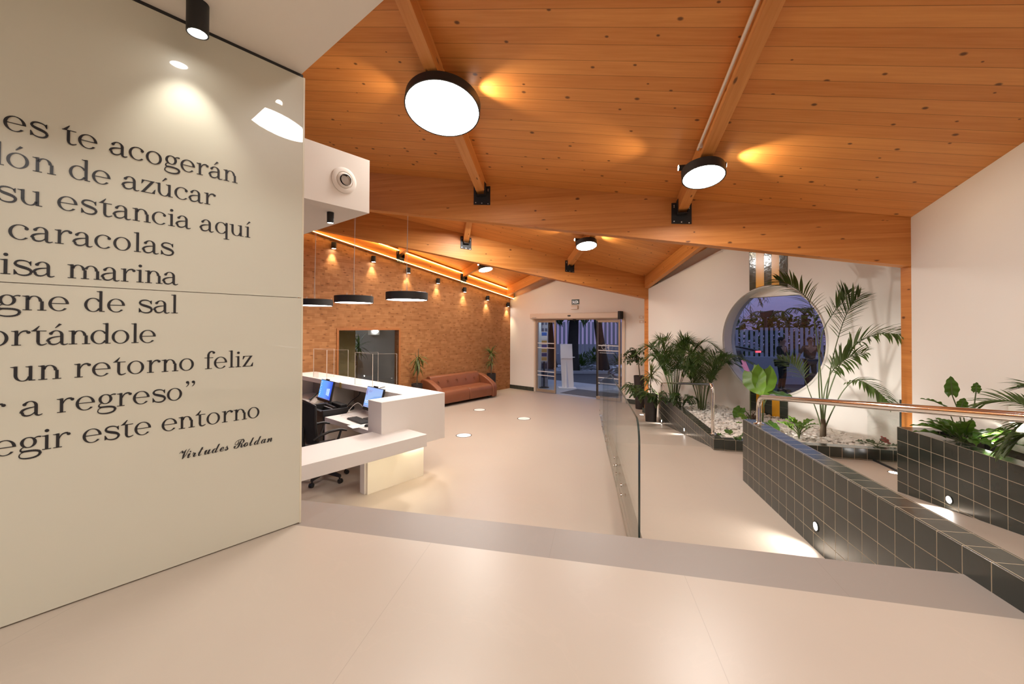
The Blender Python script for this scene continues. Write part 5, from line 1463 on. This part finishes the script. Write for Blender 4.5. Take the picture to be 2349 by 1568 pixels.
for (p, c, e, aim) in ((W2.w(1.42, -.95, .60), (.75, 1.0, .55), 10, Vector((0, 0, 1)) + W2.y * .35), (W2.w(1.95, -.95, .60), (.80, 1.0, .6), 7, Vector((0, 0, 1)) + W2.y * .6)):
    lamp('planter_uplight', 'SPOT', p, e, c, aim, .02, 80, .8)
lamp('planter_uplight', 'SPOT', L.w(2.15, 5.75, .62), 55, NEUT, W2.y * 1.0 + L.x * .35 + Zv * .75, .03, 85, .8)

# broad leaves
def broad(root, base, tip, nrm, wid, mat, name='leaf', heart=True, curl=.12, stalk=None, sr=.007):
    base, tip, nrm = Vector(base), Vector(tip), Vector(nrm).normalized()
    d = tip - base; ln = d.length; d.normalize(); s = d.cross(nrm).normalized(); u = s.cross(d)
    def fn(a, b):
        t = a; x = (b - .5) * 2
        if heart: w = wid * .5 * (max(0, math.sin(PI * min(1, (t + .10) / 1.10)) ** .75)) * (1.15 - .45 * t)
        else: w = wid * .5 * max(0, math.sin(PI * min(1, max(0, t)) ** .82)) ** .9
        back = -.16 * ln * x * x * (1 - t) ** 2 if heart else 0
        return base + d * (ln * t + back) + s * (x * w) + u * (curl * ln * (-(t - .4) ** 2 * 1.2 + .3 * abs(x) * (w / max(wid, 1e-4))) + .008 * math.sin(22 * t) * abs(x))
    mb = MB(); mb.grid(fn, 18, 12)
    o = mb.build(name, mat, root)
    mb = MB(); mb.tube([base + u * 0.001, base + d * ln * .5 + u * (.0 - .0), base + d * ln * .93 + u * (-.3 * curl * ln)], [.005, .003, .001], 6); mb.build('midrib', G_STEM, o)
    if stalk is not None:
        mb = MB(); mb.tube(spline(stalk + [base], 10), sr, 7); mb.build('stalk', G_STEM, o)
    return o
al = pw(1742, 985, .55); AL = plant('elephant_ear', 'lime green elephant ear with two big upright leaves before the round window', al)
def pl(u, v, o_): return rel(pw(u, v, o_), al)
broad(AL, pl(1722, 850, .80), pl(1748, 905, .92), CAMN + Vector((-.9, -.1, .2)), .36, G_LIME, stalk=[pl(1722, 975, .6), pl(1721, 900, .74)])
broad(AL, pl(1753, 846, .74), pl(1752, 915, .82), CAMN + Vector((.5, .1, .2)), .34, G_LIME, stalk=[pl(1750, 975, .55), pl(1752, 900, .66)])
broad(AL, pl(1768, 898, .7), pl(1828, 914, .75), Zv + CAMN * .3, .16, G_LILY, stalk=[pl(1748, 975, .55), pl(1752, 930, .62)])
broad(AL, pl(1700, 935, .75), pl(1684, 958, .9), CAMN + Zv, .17, G_LILY, stalk=[pl(1735, 985, .6), pl(1712, 945, .7)])
broad(AL, pl(1760, 968, .85), pl(1788, 992, .95), Zv + CAMN * .6, .16, G_LILY, stalk=[pl(1742, 990, .6), pl(1750, 972, .75)])
broad(AL, pl(1712, 960, .9), pl(1692, 948, 1.0), Zv + CAMN, .10, G_LIME, stalk=[pl(1722, 990, .8)])
broad(AL, pl(1706, 975, .9), pl(1688, 968, 1.0), Zv + CAMN, .08, G_LIME, stalk=[pl(1720, 995, .8)])

def lily(label, p, n, h, ln, w, mat, seed, group=None, name='peace_lily', el=(20, 80), tall=()):
    random.seed(seed); root = plant(name, label, p, group)
    for k in range(n):
        az = 2 * PI * k / n + random.uniform(-.4, .4); e_ = R(random.uniform(*el)); hh = h * random.uniform(.5, 1.0)
        st = Vector((math.cos(az) * .10 * math.cos(e_), math.sin(az) * .10 * math.cos(e_), hh))
        dd = Vector((math.cos(az) * math.cos(e_), math.sin(az) * math.cos(e_), math.sin(e_) * .55)); l = ln * random.uniform(.75, 1.15)
        broad(root, st, st + dd * l, Zv * .8 + Vector((-math.cos(az), -math.sin(az), 0)) * .6, w * random.uniform(.8, 1.15), mat, 'leaf', False, .45, [Vector((0, 0, 0)), Vector((st.x * .3, st.y * .3, hh * .6))], .004)
    return root
lily('bright green leafy plant on the pebbles by the kerb, left of the tall palm', pw(1833, 1006, .95), 15, .20, .22, .085, G_LIME, 12)
lb_ = lily('small two leaved plant at the kerb corner under the short handrail', KF.w(.28, .28, .56), 4, .06, .17, .10, G_LILY, 14, None, 'seedling', (10, 45))
for i, (x, y, lb) in enumerate(((0.75, -.95, 'dark fern at the far end of the planter, by the short rail'), (1.25, -1.18, 'dark fern below the lit areca palm'), (1.72, -1.22, 'dark fern on the pebbles in the middle of the short rail'), (2.05, -.95, 'fern at the foot of the second areca palm'))):
    random.seed(60 + i); p = W2.w(x, y, .54); root = plant('fern', lb, p, 'ferns in the pebble planter')
    for k in range(16):
        az = random.uniform(0, 2 * PI); l = random.uniform(.22, .40); o_ = Vector((math.cos(az), math.sin(az), 0)) * l * random.uniform(.35, .9)
        frond(root, [Vector((0, 0, 0)), o_ * .35 + Zv * l * .6, o_ * .8 + Zv * l * .75, o_ * 1.15 + Zv * l * .5], 15, .07, .02, G_FERN, None, .15, .4, .003, .5, .1, 3)
# dried leaf ball at the foot of the stripes
RB = plant('dry_plant', 'brown dried plant among the leaves under the round window', pw(1728, 968, .5))
mb = MB(); random.seed(4)
for k in range(60): blade(mb, (random.uniform(-.06, .06), random.uniform(-.06, .06), random.uniform(0, .06)), (random.uniform(-1, 1), random.uniform(-1, 1), random.uniform(.0, 1.3)), random.uniform(.08, .17), .02, .8, 4)
mb.build('foliage', plain('dry_leaf', (.16, .09, .045, 1), .8, var=.4), RB)
# red anthurium behind the glass guard
AN = lily('small dark leaved plant with one red flower at the right end of the kerb', KF.w(1.86, .30, .56), 5, .07, .13, .10, G_FERN, 17, None, 'anthurium', (10, 60))
broad(AN, (.03, -.03, .13), (.10, -.08, .07), Zv + CAMN, .07, plain('red_flower', (.30, .03, .025, 1), .35), 'flower', True, .2, [Vector((0, 0, 0))], .003)

# plants of the right planter
pp = L.w(3.04, 3.86, 1.04); LP_ = lily('dark glossy peace lily in the right planter, lit from its foot', pp, 22, .12, .27, .085, G_LILY, 23, None, 'peace_lily', (10, 70))
for (u, v, u2, v2, w) in ((2184, 905, 2181, 862, .095), (2239, 898, 2240, 876, .062), (2205, 935, 2212, 912, .075)):
    a = onpl(u, v, pp, L.y) - pp; b = onpl(u2, v2, pp, L.y) - pp
    broad(LP_, a, b, Vector((-.5, -1, .1)), w, G_LILY, 'leaf', True, .1, [Vector((0, 0, 0)), a * .5 + Vector((.02, 0, .02))], .004)
for (u, v, u2, v2) in ((2172, 932, 2113, 908),):
    a = onpl(u, v, pp, L.y) - pp; b = onpl(u2, v2, pp, L.y) - pp
    broad(LP_, a, b, Zv, .05, G_LILY, 'leaf', False, .3, [Vector((0, 0, 0))], .004)
ul = L.w(3.09, 3.70, 1.06)
UL = thing('plant_uplight', 'small bright spotlight at the foot of the peace lily in the right planter', 'lamp', Matrix.Translation(ul))
mb = MB(); mb.cyl((0, 0, -.02), (.3, .35, 1), .028, .07, 18); mb.build('body', M['black'], UL)
mb = MB(); mb.cyl((.0195, .0228, .046), (.3, .35, 1), .024, .004, 18); mb.build('lens', M['lens'], UL)
lamp('planter_uplight', 'SPOT', ul + Vector((.03, .03, .07)), 16, (1, .96, .84), L.x * .55 + L.y * .35 + Zv, .02, 110, .8)
rp = L.w(3.12, 2.75, 1.05); RP = plant('kentia_palm', 'palm leaves reaching in at the right edge over the right planter', rp)
for (pts) in ([(2440, 1040), (2400, 960), (2340, 925), (2280, 918), (2225, 938)], [(2440, 1040), (2410, 985), (2370, 960), (2320, 990), (2290, 1040)], [(2440, 1040), (2390, 1000), (2350, 1000), (2310, 1030)], [(2440, 1040), (2430, 940), (2390, 890), (2350, 885)]):
    frond(RP, [onpl(u, v, L.w(3.08, 3.0 + .08 * i), L.y) - rp for i, (u, v) in enumerate(pts)], 20, .20, .022, G_PALM, CAMN * .4 + Zv * .8, .25, .6, .006, .9, .1, 5)

# ================================================================== OUTSIDE
random.seed(77)
def gslab(name, pts, z, mat, label=None, cat=None):
    mb = MB(); mb.prism([Vector((p.x, p.y, z - .1)) for p in pts], (0, 0, .1)); o = mb.build(name, mat, None)
    if label: tag(o, label, cat)
    else: o['kind'] = 'structure'
    return o
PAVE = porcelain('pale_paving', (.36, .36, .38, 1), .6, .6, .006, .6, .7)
ASPH = plain('asphalt', (.085, .080, .088, 1), .9, var=.3, vscale=3)
gslab('ground', [W3.w(-30, .22), W3.w(4.4, .22), W2.w(-2.2, .26), W2.w(9, .26), Vector((40, -2, 0)), Vector((40, 46, 0)), Vector((-25, 46, 0))], -.012, ASPH)
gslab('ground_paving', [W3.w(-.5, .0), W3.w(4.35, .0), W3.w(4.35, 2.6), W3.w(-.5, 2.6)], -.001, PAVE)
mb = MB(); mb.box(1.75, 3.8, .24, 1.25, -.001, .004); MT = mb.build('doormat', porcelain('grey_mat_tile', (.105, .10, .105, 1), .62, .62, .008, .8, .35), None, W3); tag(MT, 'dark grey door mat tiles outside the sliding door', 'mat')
# totem
KT = thing('totem', 'white standing dispenser totem outside the open door', 'totem', Fr((1.80, 13.24, 0), 0))
WH = plain('white_lacquer', (.74, .72, .74, 1), .4)
mb = MB(); mb.box(-.28, .28, -.16, .16, 0, .02); mb.build('base', WH, KT, bevel=.004)
mb = MB(); mb.hexa([(-.165, -.05, .02), (.21, -.05, .02), (.21, .05, .02), (-.165, .05, .02)], [(-.215, -.05, .98), (.165, -.05, .98), (.165, .05, .98), (-.215, .05, .98)]); mb.hexa([(-.215, -.07, .96), (.165, -.07, .96), (.165, .05, .96), (-.215, .05, .96)], [(-.225, -.02, 1.42), (.155, -.02, 1.42), (.155, .06, 1.42), (-.225, .06, 1.42)]); mb.build('column', WH, KT)
mb = MB(); mb.add([(-.03, -.14, .02), (.05, -.05, .02), (-.09, -.05, .02), (-.04, -.055, .96)], [(0, 1, 3), (0, 3, 2), (0, 2, 1), (1, 2, 3)]); mb.build('fin', WH, KT)
mb = MB(); mb.box(.16, .24, -.06, .02, .985, 1.005); mb.build('tray', WH, KT)
# lit poster wall at the left of the door
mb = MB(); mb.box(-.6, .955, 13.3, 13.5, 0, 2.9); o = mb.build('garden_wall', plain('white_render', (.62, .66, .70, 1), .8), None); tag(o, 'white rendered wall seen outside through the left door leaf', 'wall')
lamp('garden_lamp', 'AREA', (.75, 12.75, 2.75), 14, (.80, .90, 1.0), (0, .45, -1), .3)
mb = MB(); mb.box(.955, 1.20, 13.5, 13.7, 0, 3.0)
for i in range(8):
    for j in range(2): pass
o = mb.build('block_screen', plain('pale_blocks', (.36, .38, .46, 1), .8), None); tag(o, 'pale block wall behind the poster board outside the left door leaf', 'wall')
bo = o
hb = MB()
for i in range(9):
    for j in range(2): hb.box(.985 + .11 * j, 1.06 + .11 * j, 13.492, 13.501, .3 + i * .29, .48 + i * .29)
hb.build('openings', plain('dark_opening', (.10, .11, .17, 1), .8), bo)
PO = thing('poster_board', 'upright board of colourful pictures outside the left door leaf', 'board', Fr((.955, 13.28, 0), 0))
x0, x1 = 0.0, .20
mb = MB(); mb.box(x0, x1, 0, .03, .85, 1.82); mb.build('board', WH, PO)
cols = [(.04, .16, .55), (.75, .75, .78), (.55, .33, .10), (.06, .06, .28), (.55, .36, .12), (.05, .05, .20), (.55, .36, .14)]
for i, c in enumerate(cols):
    mb = MB(); z = 1.80 - i * .135; mb.box(x0 + .015, x1 - .015, -.005, .001, z - .11, z); mb.build('picture', plain('picture_%d' % i, c + (1,), .5), PO)
mb = MB(); mb.cyl((.1, .06, 0), (0, 0, 1), .02, .9, 10); mb.lathe([(.16, 0), (.16, .015), (1e-3, .02)], 24, (.1, .0, 0)); mb.build('stand', M['plastic'], PO)
# garden beds, trunks, bushes
mb = MB(); random.seed(6)
for k in range(900):
    x = random.uniform(2.0, 6.5); y = 17.5 + random.uniform(0, 3.2)
    r = random.uniform(.04, .09); q = Matrix.Rotation(random.uniform(0, 6), 3, 'Z') @ Matrix.Diagonal(Vector((r * 1.3, r, r * .6)))
    mb.add([q @ v + Vector((x, y, .02)) for v in iv], ifc, True)
tag(mb.build('garden_stones', plain('blue_white_stones', (.55, .55, .62, 1), .8), None), 'pale stones of the garden bed across the drive', 'stones', None, 'stuff')
mb = MB(); mb.box(1.5, 7.0, 17.1, 17.25, 0, .12); tag(mb.build('kerb_stone', PAVE, None), 'pale kerb in front of the garden stones', 'kerb')
DARKB = plain('dark_bark', (.035, .028, .024, 1), .9, var=.5, vscale=8, bump=.5, bscale=20)
def trunk(x, y, r, h, lean, lb):
    root = thing('tree', lb, 'tree', Fr((x, y, 0), 0), 'dark trees beyond the entrance')
    mb = MB(); mb.tube([(0, 0, 0), (lean * .3, 0, h * .3), (lean * .7, 0, h * .65), (lean, 0, h)], [r * 1.5, r, r * .9, r * .7], 14); mb.build('trunk', DARKB, root)
    cr = MB(); random.seed(int(x * 100))
    for k in range(240):
        a = random.uniform(0, 2 * PI); rr = random.uniform(.2, 1.5)
        blade(cr, (lean + math.cos(a) * rr, math.sin(a) * rr, h + random.uniform(-.7, 1.0)), (random.uniform(-1, 1), random.uniform(-1, 1), random.uniform(-1, .3)), random.uniform(.3, .7), .12, .5, 3)
    cr.build('crown', G_FERN, root)
trunk(2.65, 17.9, .24, 3.0, .1, 'dark tree trunk standing just right of the totem')
trunk(4.15, 18.4, .20, 3.0, -.35, 'leaning dark tree trunk at the right of the open doorway')
trunk(1.95, 19.4, .16, 3.0, -.2, 'slim dark trunk behind the totem')
trunk(5.6, 19.5, .22, 3.1, .2, 'dark trunk seen through the right door leaf')
trunk(1.25, 18.0, .20, 3.0, .0, 'dark trunk seen through the left door leaf')
def bush(x, y, r, lb, mat=None, z=0):
    root = thing('bush', lb, 'bush', Fr((x, y, z), 0), 'dark bushes outside'); mb = MB(); random.seed(int(x * 91 + y * 7))
    for k in range(240):
        d = Vector((random.gauss(0, 1), random.gauss(0, 1), abs(random.gauss(0, .8)))).normalized(); blade(mb, Vector((0, 0, .15)) + d * r * random.uniform(.2, .8), d, random.uniform(.15, .3) * r * 1.2, .09 * r, .6, 3)
    mb.build('foliage', mat or G_FERN, root)
bush(3.1, 18.3, .8, 'low dark bush among the stones beyond the doorway'); bush(3.9, 19.2, .9, 'dark bush behind the stones, right of the doorway'); bush(5.0, 18.5, .8, 'dark bush seen through the right door leaf')
# fence
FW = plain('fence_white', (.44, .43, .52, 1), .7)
def fence(a, b, wall_h, top, step, w, lb, cap=130):
    d = (b - a); ln = d.length; d.normalize(); ang = math.degrees(math.atan2(d.x, d.y)) - 90
    root = thing('fence', lb, 'fence', Fr(a, ang))
    if wall_h > .02:
        mb = MB(); mb.box(0, ln, 0, .2, 0, wall_h); mb.build('plinth_wall', plain('plinth', (.40, .39, .45, 1), .8) if 'plinth' not in bpy.data.materials else bpy.data.materials['plinth'], root)
    n = int(ln / step)
    for k in range(n):
        mb = MB(); mb.box(k * step, k * step + w, .06, .10, wall_h, top + (.08 if k > n * .35 else 0)); mb.build('picket', FW, root)
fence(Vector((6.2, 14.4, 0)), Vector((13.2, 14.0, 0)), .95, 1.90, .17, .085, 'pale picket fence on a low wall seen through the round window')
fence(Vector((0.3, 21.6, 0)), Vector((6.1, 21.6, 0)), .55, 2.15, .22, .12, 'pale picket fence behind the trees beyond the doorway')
# skyline beyond the fence
for i, (x, y, h, kind) in enumerate(((8.0, 20, 2.45, 0), (9.6, 20.5, 2.35, 0), (11.0, 20, 2.35, 0), (12.6, 20, 2.5, 0), (14.2, 20.5, 2.5, 0), (15.8, 20, 2.6, 0))):
    root = thing('hedge_tree', ['long dark tree line left in the round window', 'dark trees behind the fence left of the lamp post', 'dark trees behind the lamp post', 'dark trees in the middle of the round window', 'dark trees right of the middle of the round window', 'dark trees at the right of the round window'][i], 'tree', Fr((x, y, 0), 0), 'trees beyond the fence')
    mb = MB(); random.seed(100 + i)
    for k in range(420):
        p = Vector((random.gauss(0, .75), random.gauss(0, .4), random.uniform(.3, h))); blade(mb, p, (random.uniform(-1, 1), random.uniform(-1, 1), random.uniform(-.2, .8)), random.uniform(.2, .5), .16, .5, 3)
    mb.build('foliage', G_FERN, root)
    mb = MB(); mb.tube([(0, 0, 0), (0, 0, h * .7)], .12, 8); mb.build('trunk', DARKB, root)
for (x, y, h, lb) in ((13.0, 20.5, 2.75, 'dark palm crown on the skyline in the middle of the round window'), (15.1, 21, 2.95, 'dark palm crown on the skyline right of the middle of the round window')):
    root = thing('palm_tree', lb, 'tree', Fr((x, y, 0), 0), 'palms on the skyline'); mb = MB(); mb.tube([(0, 0, 0), (0, 0, h - .3)], .14, 10); mb.build('trunk', DARKB, root)
    for k in range(14):
        a = 2 * PI * k / 14; d = Vector((math.cos(a), math.sin(a), 0)); frond(root, [Vector((0, 0, h - .3)), Vector((0, 0, h - .05)) + d * .3, Vector((0, 0, h)) + d * .65, Vector((0, 0, h - .25)) + d * .95], 10, .28, .05, G_FERN, None, .2, .5, .02, .7, .1, 3)
LPST = thing('street_lamp', 'dark lamp post rising over the fence in the round window', 'street lamp', Fr((10.6, 17, 0), 0))
mb = MB(); mb.cyl((0, 0, 0), (0, 0, 1), .06, 2.45, 12); mb.build('post', M['black'], LPST)
mb = MB(); mb.hexa([(-.14, -.12, 2.40), (.10, -.12, 2.40), (.10, .12, 2.40), (-.14, .12, 2.40)], [(-.16, -.14, 2.62), (.26, -.14, 2.70), (.26, .14, 2.70), (-.16, .14, 2.62)]); mb.build('head', M['black'], LPST)
# drooping branch in front of the window
BR = thing('drooping_branch', 'thin hanging branches of a tree outside, upper left in the round window', 'branch', Fr((0, 0, 0), 0))
for k, (u, v, u2, v2) in enumerate(((1705, 660, 1728, 745), (1690, 690, 1735, 745), (1712, 655, 1748, 700), (1738, 650, 1744, 700), (1680, 720, 1700, 755), (1750, 650, 1757, 690), (1698, 670, 1705, 745))):
    a, b = onpl(u, v, W2.w(0, 1.2), W2.y), onpl(u2, v2, W2.w(0, 1.4), W2.y); m_ = a.lerp(b, .5) + Vector((.03, 0, .05))
    frond(BR, [a, m_, b], 9, .22, .012, G_FERN, None, .1, .9, .006, 1.0, .25, 4, 'twig')
# car
CB = plain('black_car_paint', (.008, .008, .010, 1), .25, spec=.6, coat=.8)
CARF = Fr((6.35, 11.05, 0), 95)   # nose to the left, tail to the right: +x runs to the tail
CAR = thing('car', 'dark car with open boot and red tail light seen through the round window', 'car', Fr((5.15, 11.6, 0), -2))
prof = [(-2.2, .35), (-2.25, .62), (-2.1, .82), (-1.2, .95), (-.55, 1.36), (.3, 1.46), (.95, 1.44), (1.12, 1.0), (1.18, .62), (1.16, .34)]
mb = MB(); mb.prism([(x, -.82, z) for x, z in prof], (0, 1.64, 0)); cb = mb.build('body', CB, CAR, bevel=.08)
mb = MB(); mb.prism([(x, -.828, z) for x, z in [(-.95, 1.0), (-.48, 1.30), (.22, 1.38), (.22, 1.0)]], (0, 1.656, 0)); mb.prism([(x, -.828, z) for x, z in [(.30, 1.0), (.30, 1.38), (.80, 1.36), (.95, 1.0)]], (0, 1.656, 0)); mb.build('side_window', plain('car_window', (.02, .022, .028, 1), .08, spec=.8), cb)
for x in (-1.45, .62):
    for y in (-.84, .66):
        mb = MB(); mb.cyl((x, y, .31), (0, 1, 0), .31, .18, 28); w_ = mb.build('wheel', M['plastic'], CAR); mb = MB(); mb.cyl((x, y - .004 if y < 0 else y + .184, .31), (0, 1, 0), .18, .004, 20); mb.build('hubcap', M['alu'], w_)
mb = MB(); mb.hexa([(.88, -.72, 1.45), (1.55, -.72, 1.30), (1.55, .72, 1.30), (.88, .72, 1.45)], [(.88, -.72, 1.50), (1.60, -.72, 1.36), (1.60, .72, 1.36), (.88, .72, 1.50)]); tg = mb.build('tailgate', CB, CAR, bevel=.02)
RED = emit('tail_light_red', (1.0, .035, .03, 1), 1.6); RED2 = emit('tail_light_glow', (.75, .03, .06, 1), .45)
mb = MB(); mb.box(1.36, 1.50, -.75, -.72, 1.31, 1.36); mb.build('brake_light', RED, tg)
mb = MB(); mb.box(.93, 1.20, -.832, -.70, .70, .80); mb.build('tail_light', RED, cb)
mb = MB(); mb.hexa([(.90, -.83, .82), (1.14, -.83, .82), (1.14, -.72, .82), (.90, -.72, .82)], [(.90, -.82, 1.12), (1.02, -.82, 1.12), (1.02, -.72, 1.12), (.90, -.72, 1.12)]); mb.build('upper_tail_light', RED2, cb)
mb = MB(); mb.ball((.05, -.86, 1.03), .05, 8, (1.2, .6, .8)); mb.build('door_mirror', M['steel'], cb)

# two people by the car
SKIN = plain('skin', (.30, .17, .11, 1), .6); HAIR = plain('dark_hair', (.012, .010, .009, 1), .8)
def person(fr, label, top, legs, pose, h=1.66, shirt=True):
    root = thing('person', label, 'person', fr)
    J = {'pelvis': (0, 0, .95), 'waist': (0, 0, 1.08), 'chest': (0, 0, 1.28), 'neck': (0, -.01, 1.45), 'chin': (0, -.02, 1.53), 'head': (0, -.015, 1.62), 'crown': (0, -.01, 1.70)}
    for s, t in ((-1, 'l'), (1, 'r')):
        J['sh' + t] = (s * .18, 0, 1.40); J['hip' + t] = (s * .09, 0, .92); J['knee' + t] = (s * .105, -.03, .50); J['ank' + t] = (s * .11, .02, .085); J['toe' + t] = (s * .125, -.15, .03)
        J['elb' + t], J['wri' + t] = pose[t]
    RAD = {'pelvis': (.145, .105), 'waist': (.13, .10), 'chest': (.16, .11), 'neck': (.055, .055), 'chin': (.062, .07), 'head': (.078, .096), 'crown': (.06, .075)}
    for t in 'lr': RAD.update({'sh' + t: (.062, .062), 'hip' + t: (.088, .09), 'knee' + t: (.055, .058), 'ank' + t: (.038, .042), 'toe' + t: (.036, .026), 'elb' + t: (.04, .04), 'wri' + t: (.027, .027)})
    E_ = [('pelvis', 'waist'), ('waist', 'chest'), ('chest', 'neck'), ('neck', 'chin'), ('chin', 'head'), ('head', 'crown')]
    for t in 'lr': E_ += [('chest', 'sh' + t), ('sh' + t, 'elb' + t), ('elb' + t, 'wri' + t), ('pelvis', 'hip' + t), ('hip' + t, 'knee' + t), ('knee' + t, 'ank' + t), ('ank' + t, 'toe' + t)]
    def skinned(nm, names, grow, mat, extra=None):
        k = h / 1.70; ks = [n_ for n_ in J if n_ in names]; ix = {n_: i for i, n_ in enumerate(ks)}
        vs = [Vector(J[n_]) * k for n_ in ks]; es = [(ix[a], ix[b]) for a, b in E_ if a in ix and b in ix]; rad = [tuple(r * k * grow for r in RAD[n_]) for n_ in ks]
        if extra:
            for (a, p, r) in extra: es.append((ix[a] if isinstance(a, str) else len(ks) + a, len(vs))); vs.append(Vector(p) * k); rad.append((r * k, r * k))
        me = bpy.data.meshes.new(nm); me.from_pydata([tuple(v) for v in vs], es, []); o = bpy.data.objects.new(nm, me); C.objects.link(o); o.parent = root
        md = o.modifiers.new('skin', 'SKIN'); md.use_smooth_shade = True
        for i, sv in enumerate(me.skin_vertices[0].data): sv.radius = rad[i]; sv.use_root = (i == 0)
        sb = o.modifiers.new('sub', 'SUBSURF'); sb.levels = 2; sb.render_levels = 2
        me.materials.append(mat); return o
    ex = []; base = len(ex)
    for t in 'lr':
        w_ = Vector(J['wri' + t]); d = (w_ - Vector(J['elb' + t])).normalized(); s = d.cross(Vector((0, 1, 0))); s = s.normalized() if s.length > .1 else Vector((1, 0, 0))
        ex.append(('wri' + t, w_ + d * .05, .03)); b_ = len(ex) - 1
        for q, l in ((-.024, .075), (-.008, .09), (.008, .088), (.024, .07)):
            ex.append((b_, w_ + d * .09 + s * q, .0095)); f_ = len(ex) - 1; ex.append((f_, w_ + d * (.06 + l) + s * q * 1.1 + Vector((0, -.015, 0)), .008))
        ex.append((b_, w_ + d * .05 + s * .04 + Vector((0, -.02, 0)), .010)); ex.append((len(ex) - 1, w_ + d * .085 + s * .05 + Vector((0, -.03, 0)), .008))
    b_ = skinned('body', set(J), 1.0, SKIN, ex)
    skinned('shirt', {'pelvis', 'waist', 'chest', 'shl', 'shr', 'elbl', 'elbr'}, 1.10, top)
    skinned('trousers', {'pelvis', 'hipl', 'hipr', 'kneel', 'kneer', 'ankl', 'ankr'}, 1.12, legs)
    k = h / 1.70
    mb = MB(); mb.ball((0, .012 * k, 1.645 * k), .092 * k, 9, (.92, 1.08, 1.0)); hr = mb.build('hair', HAIR, root)
    for s in (-1, 1):
        mb = MB(); mb.ball((s * .033 * k, -.105 * k, 1.615 * k), .010 * k, 6); mb.build('eye', HAIR, b_)
        mb = MB(); mb.ball((s * .082 * k, -.01 * k, 1.60 * k), .024 * k, 6, (.4, .8, 1.1)); mb.build('ear', SKIN, b_)
    mb = MB(); mb.ball((0, -.118 * k, 1.588 * k), .016 * k, 6, (.8, 1.0, 1.4)); mb.build('nose', SKIN, b_)
    mb = MB(); mb.ball((0, -.102 * k, 1.548 * k), .02 * k, 6, (1.2, .4, .3)); mb.build('mouth', plain('lips', (.22, .08, .07, 1), .5) if 'lips' not in bpy.data.materials else bpy.data.materials['lips'], b_)
    for t in 'lr':
        a = Vector(J['ank' + t]) * k; mb = MB(); mb.tube([a + Vector((0, .05, -.045)), a + Vector((0, 0, -.04)), Vector(J['toe' + t]) * k + Vector((0, .02, .012)), Vector(J['toe' + t]) * k + Vector((0, -.05, .005))], [.03, .044, .042, .026], 10); mb.build('shoe', HAIR, root)
    return root
DK = plain('black_cloth', (.010, .010, .011, 1), .9); BRN = plain('brown_cloth', (.075, .042, .03, 1), .9); JN = plain('dark_jeans', (.022, .024, .036, 1), .9)
person(Fr((8.35, 12.6, 0), -30), 'person in black standing beside the open boot outside the round window', DK, DK, {'l': ((-.24, -.06, 1.14), (-.12, -.26, 1.08)), 'r': ((.24, -.04, 1.13), (.13, -.25, 1.08))})
person(Fr((9.45, 12.9, 0), 15), 'person in brown with arms held out, right of the other person outside', BRN, JN, {'l': ((-.31, -.02, 1.16), (-.40, -.12, .96)), 'r': ((.30, -.03, 1.15), (.27, -.20, .95))})
BX_ = thing('cardboard_box', 'brown box on the ground in front of the person in brown outside', 'box', Fr((9.2, 12.2, 0), 5))
mb = MB(); mb.box(-.26, .26, -.2, .2, 0, .55); mb.build('carton', plain('brown_carton', (.10, .055, .03, 1), .85), BX_, bevel=.006)
for s in (-1, 1): mb = MB(); mb.hexa([(s * .26, -.2, .55), (s * .26, .2, .55), (s * .12, .2, .60), (s * .12, -.2, .60)], [(s * .262, -.2, .554), (s * .262, .2, .554), (s * .12, .2, .604), (s * .12, -.2, .604)]); mb.build('flap', bpy.data.materials['brown_carton'], BX_)
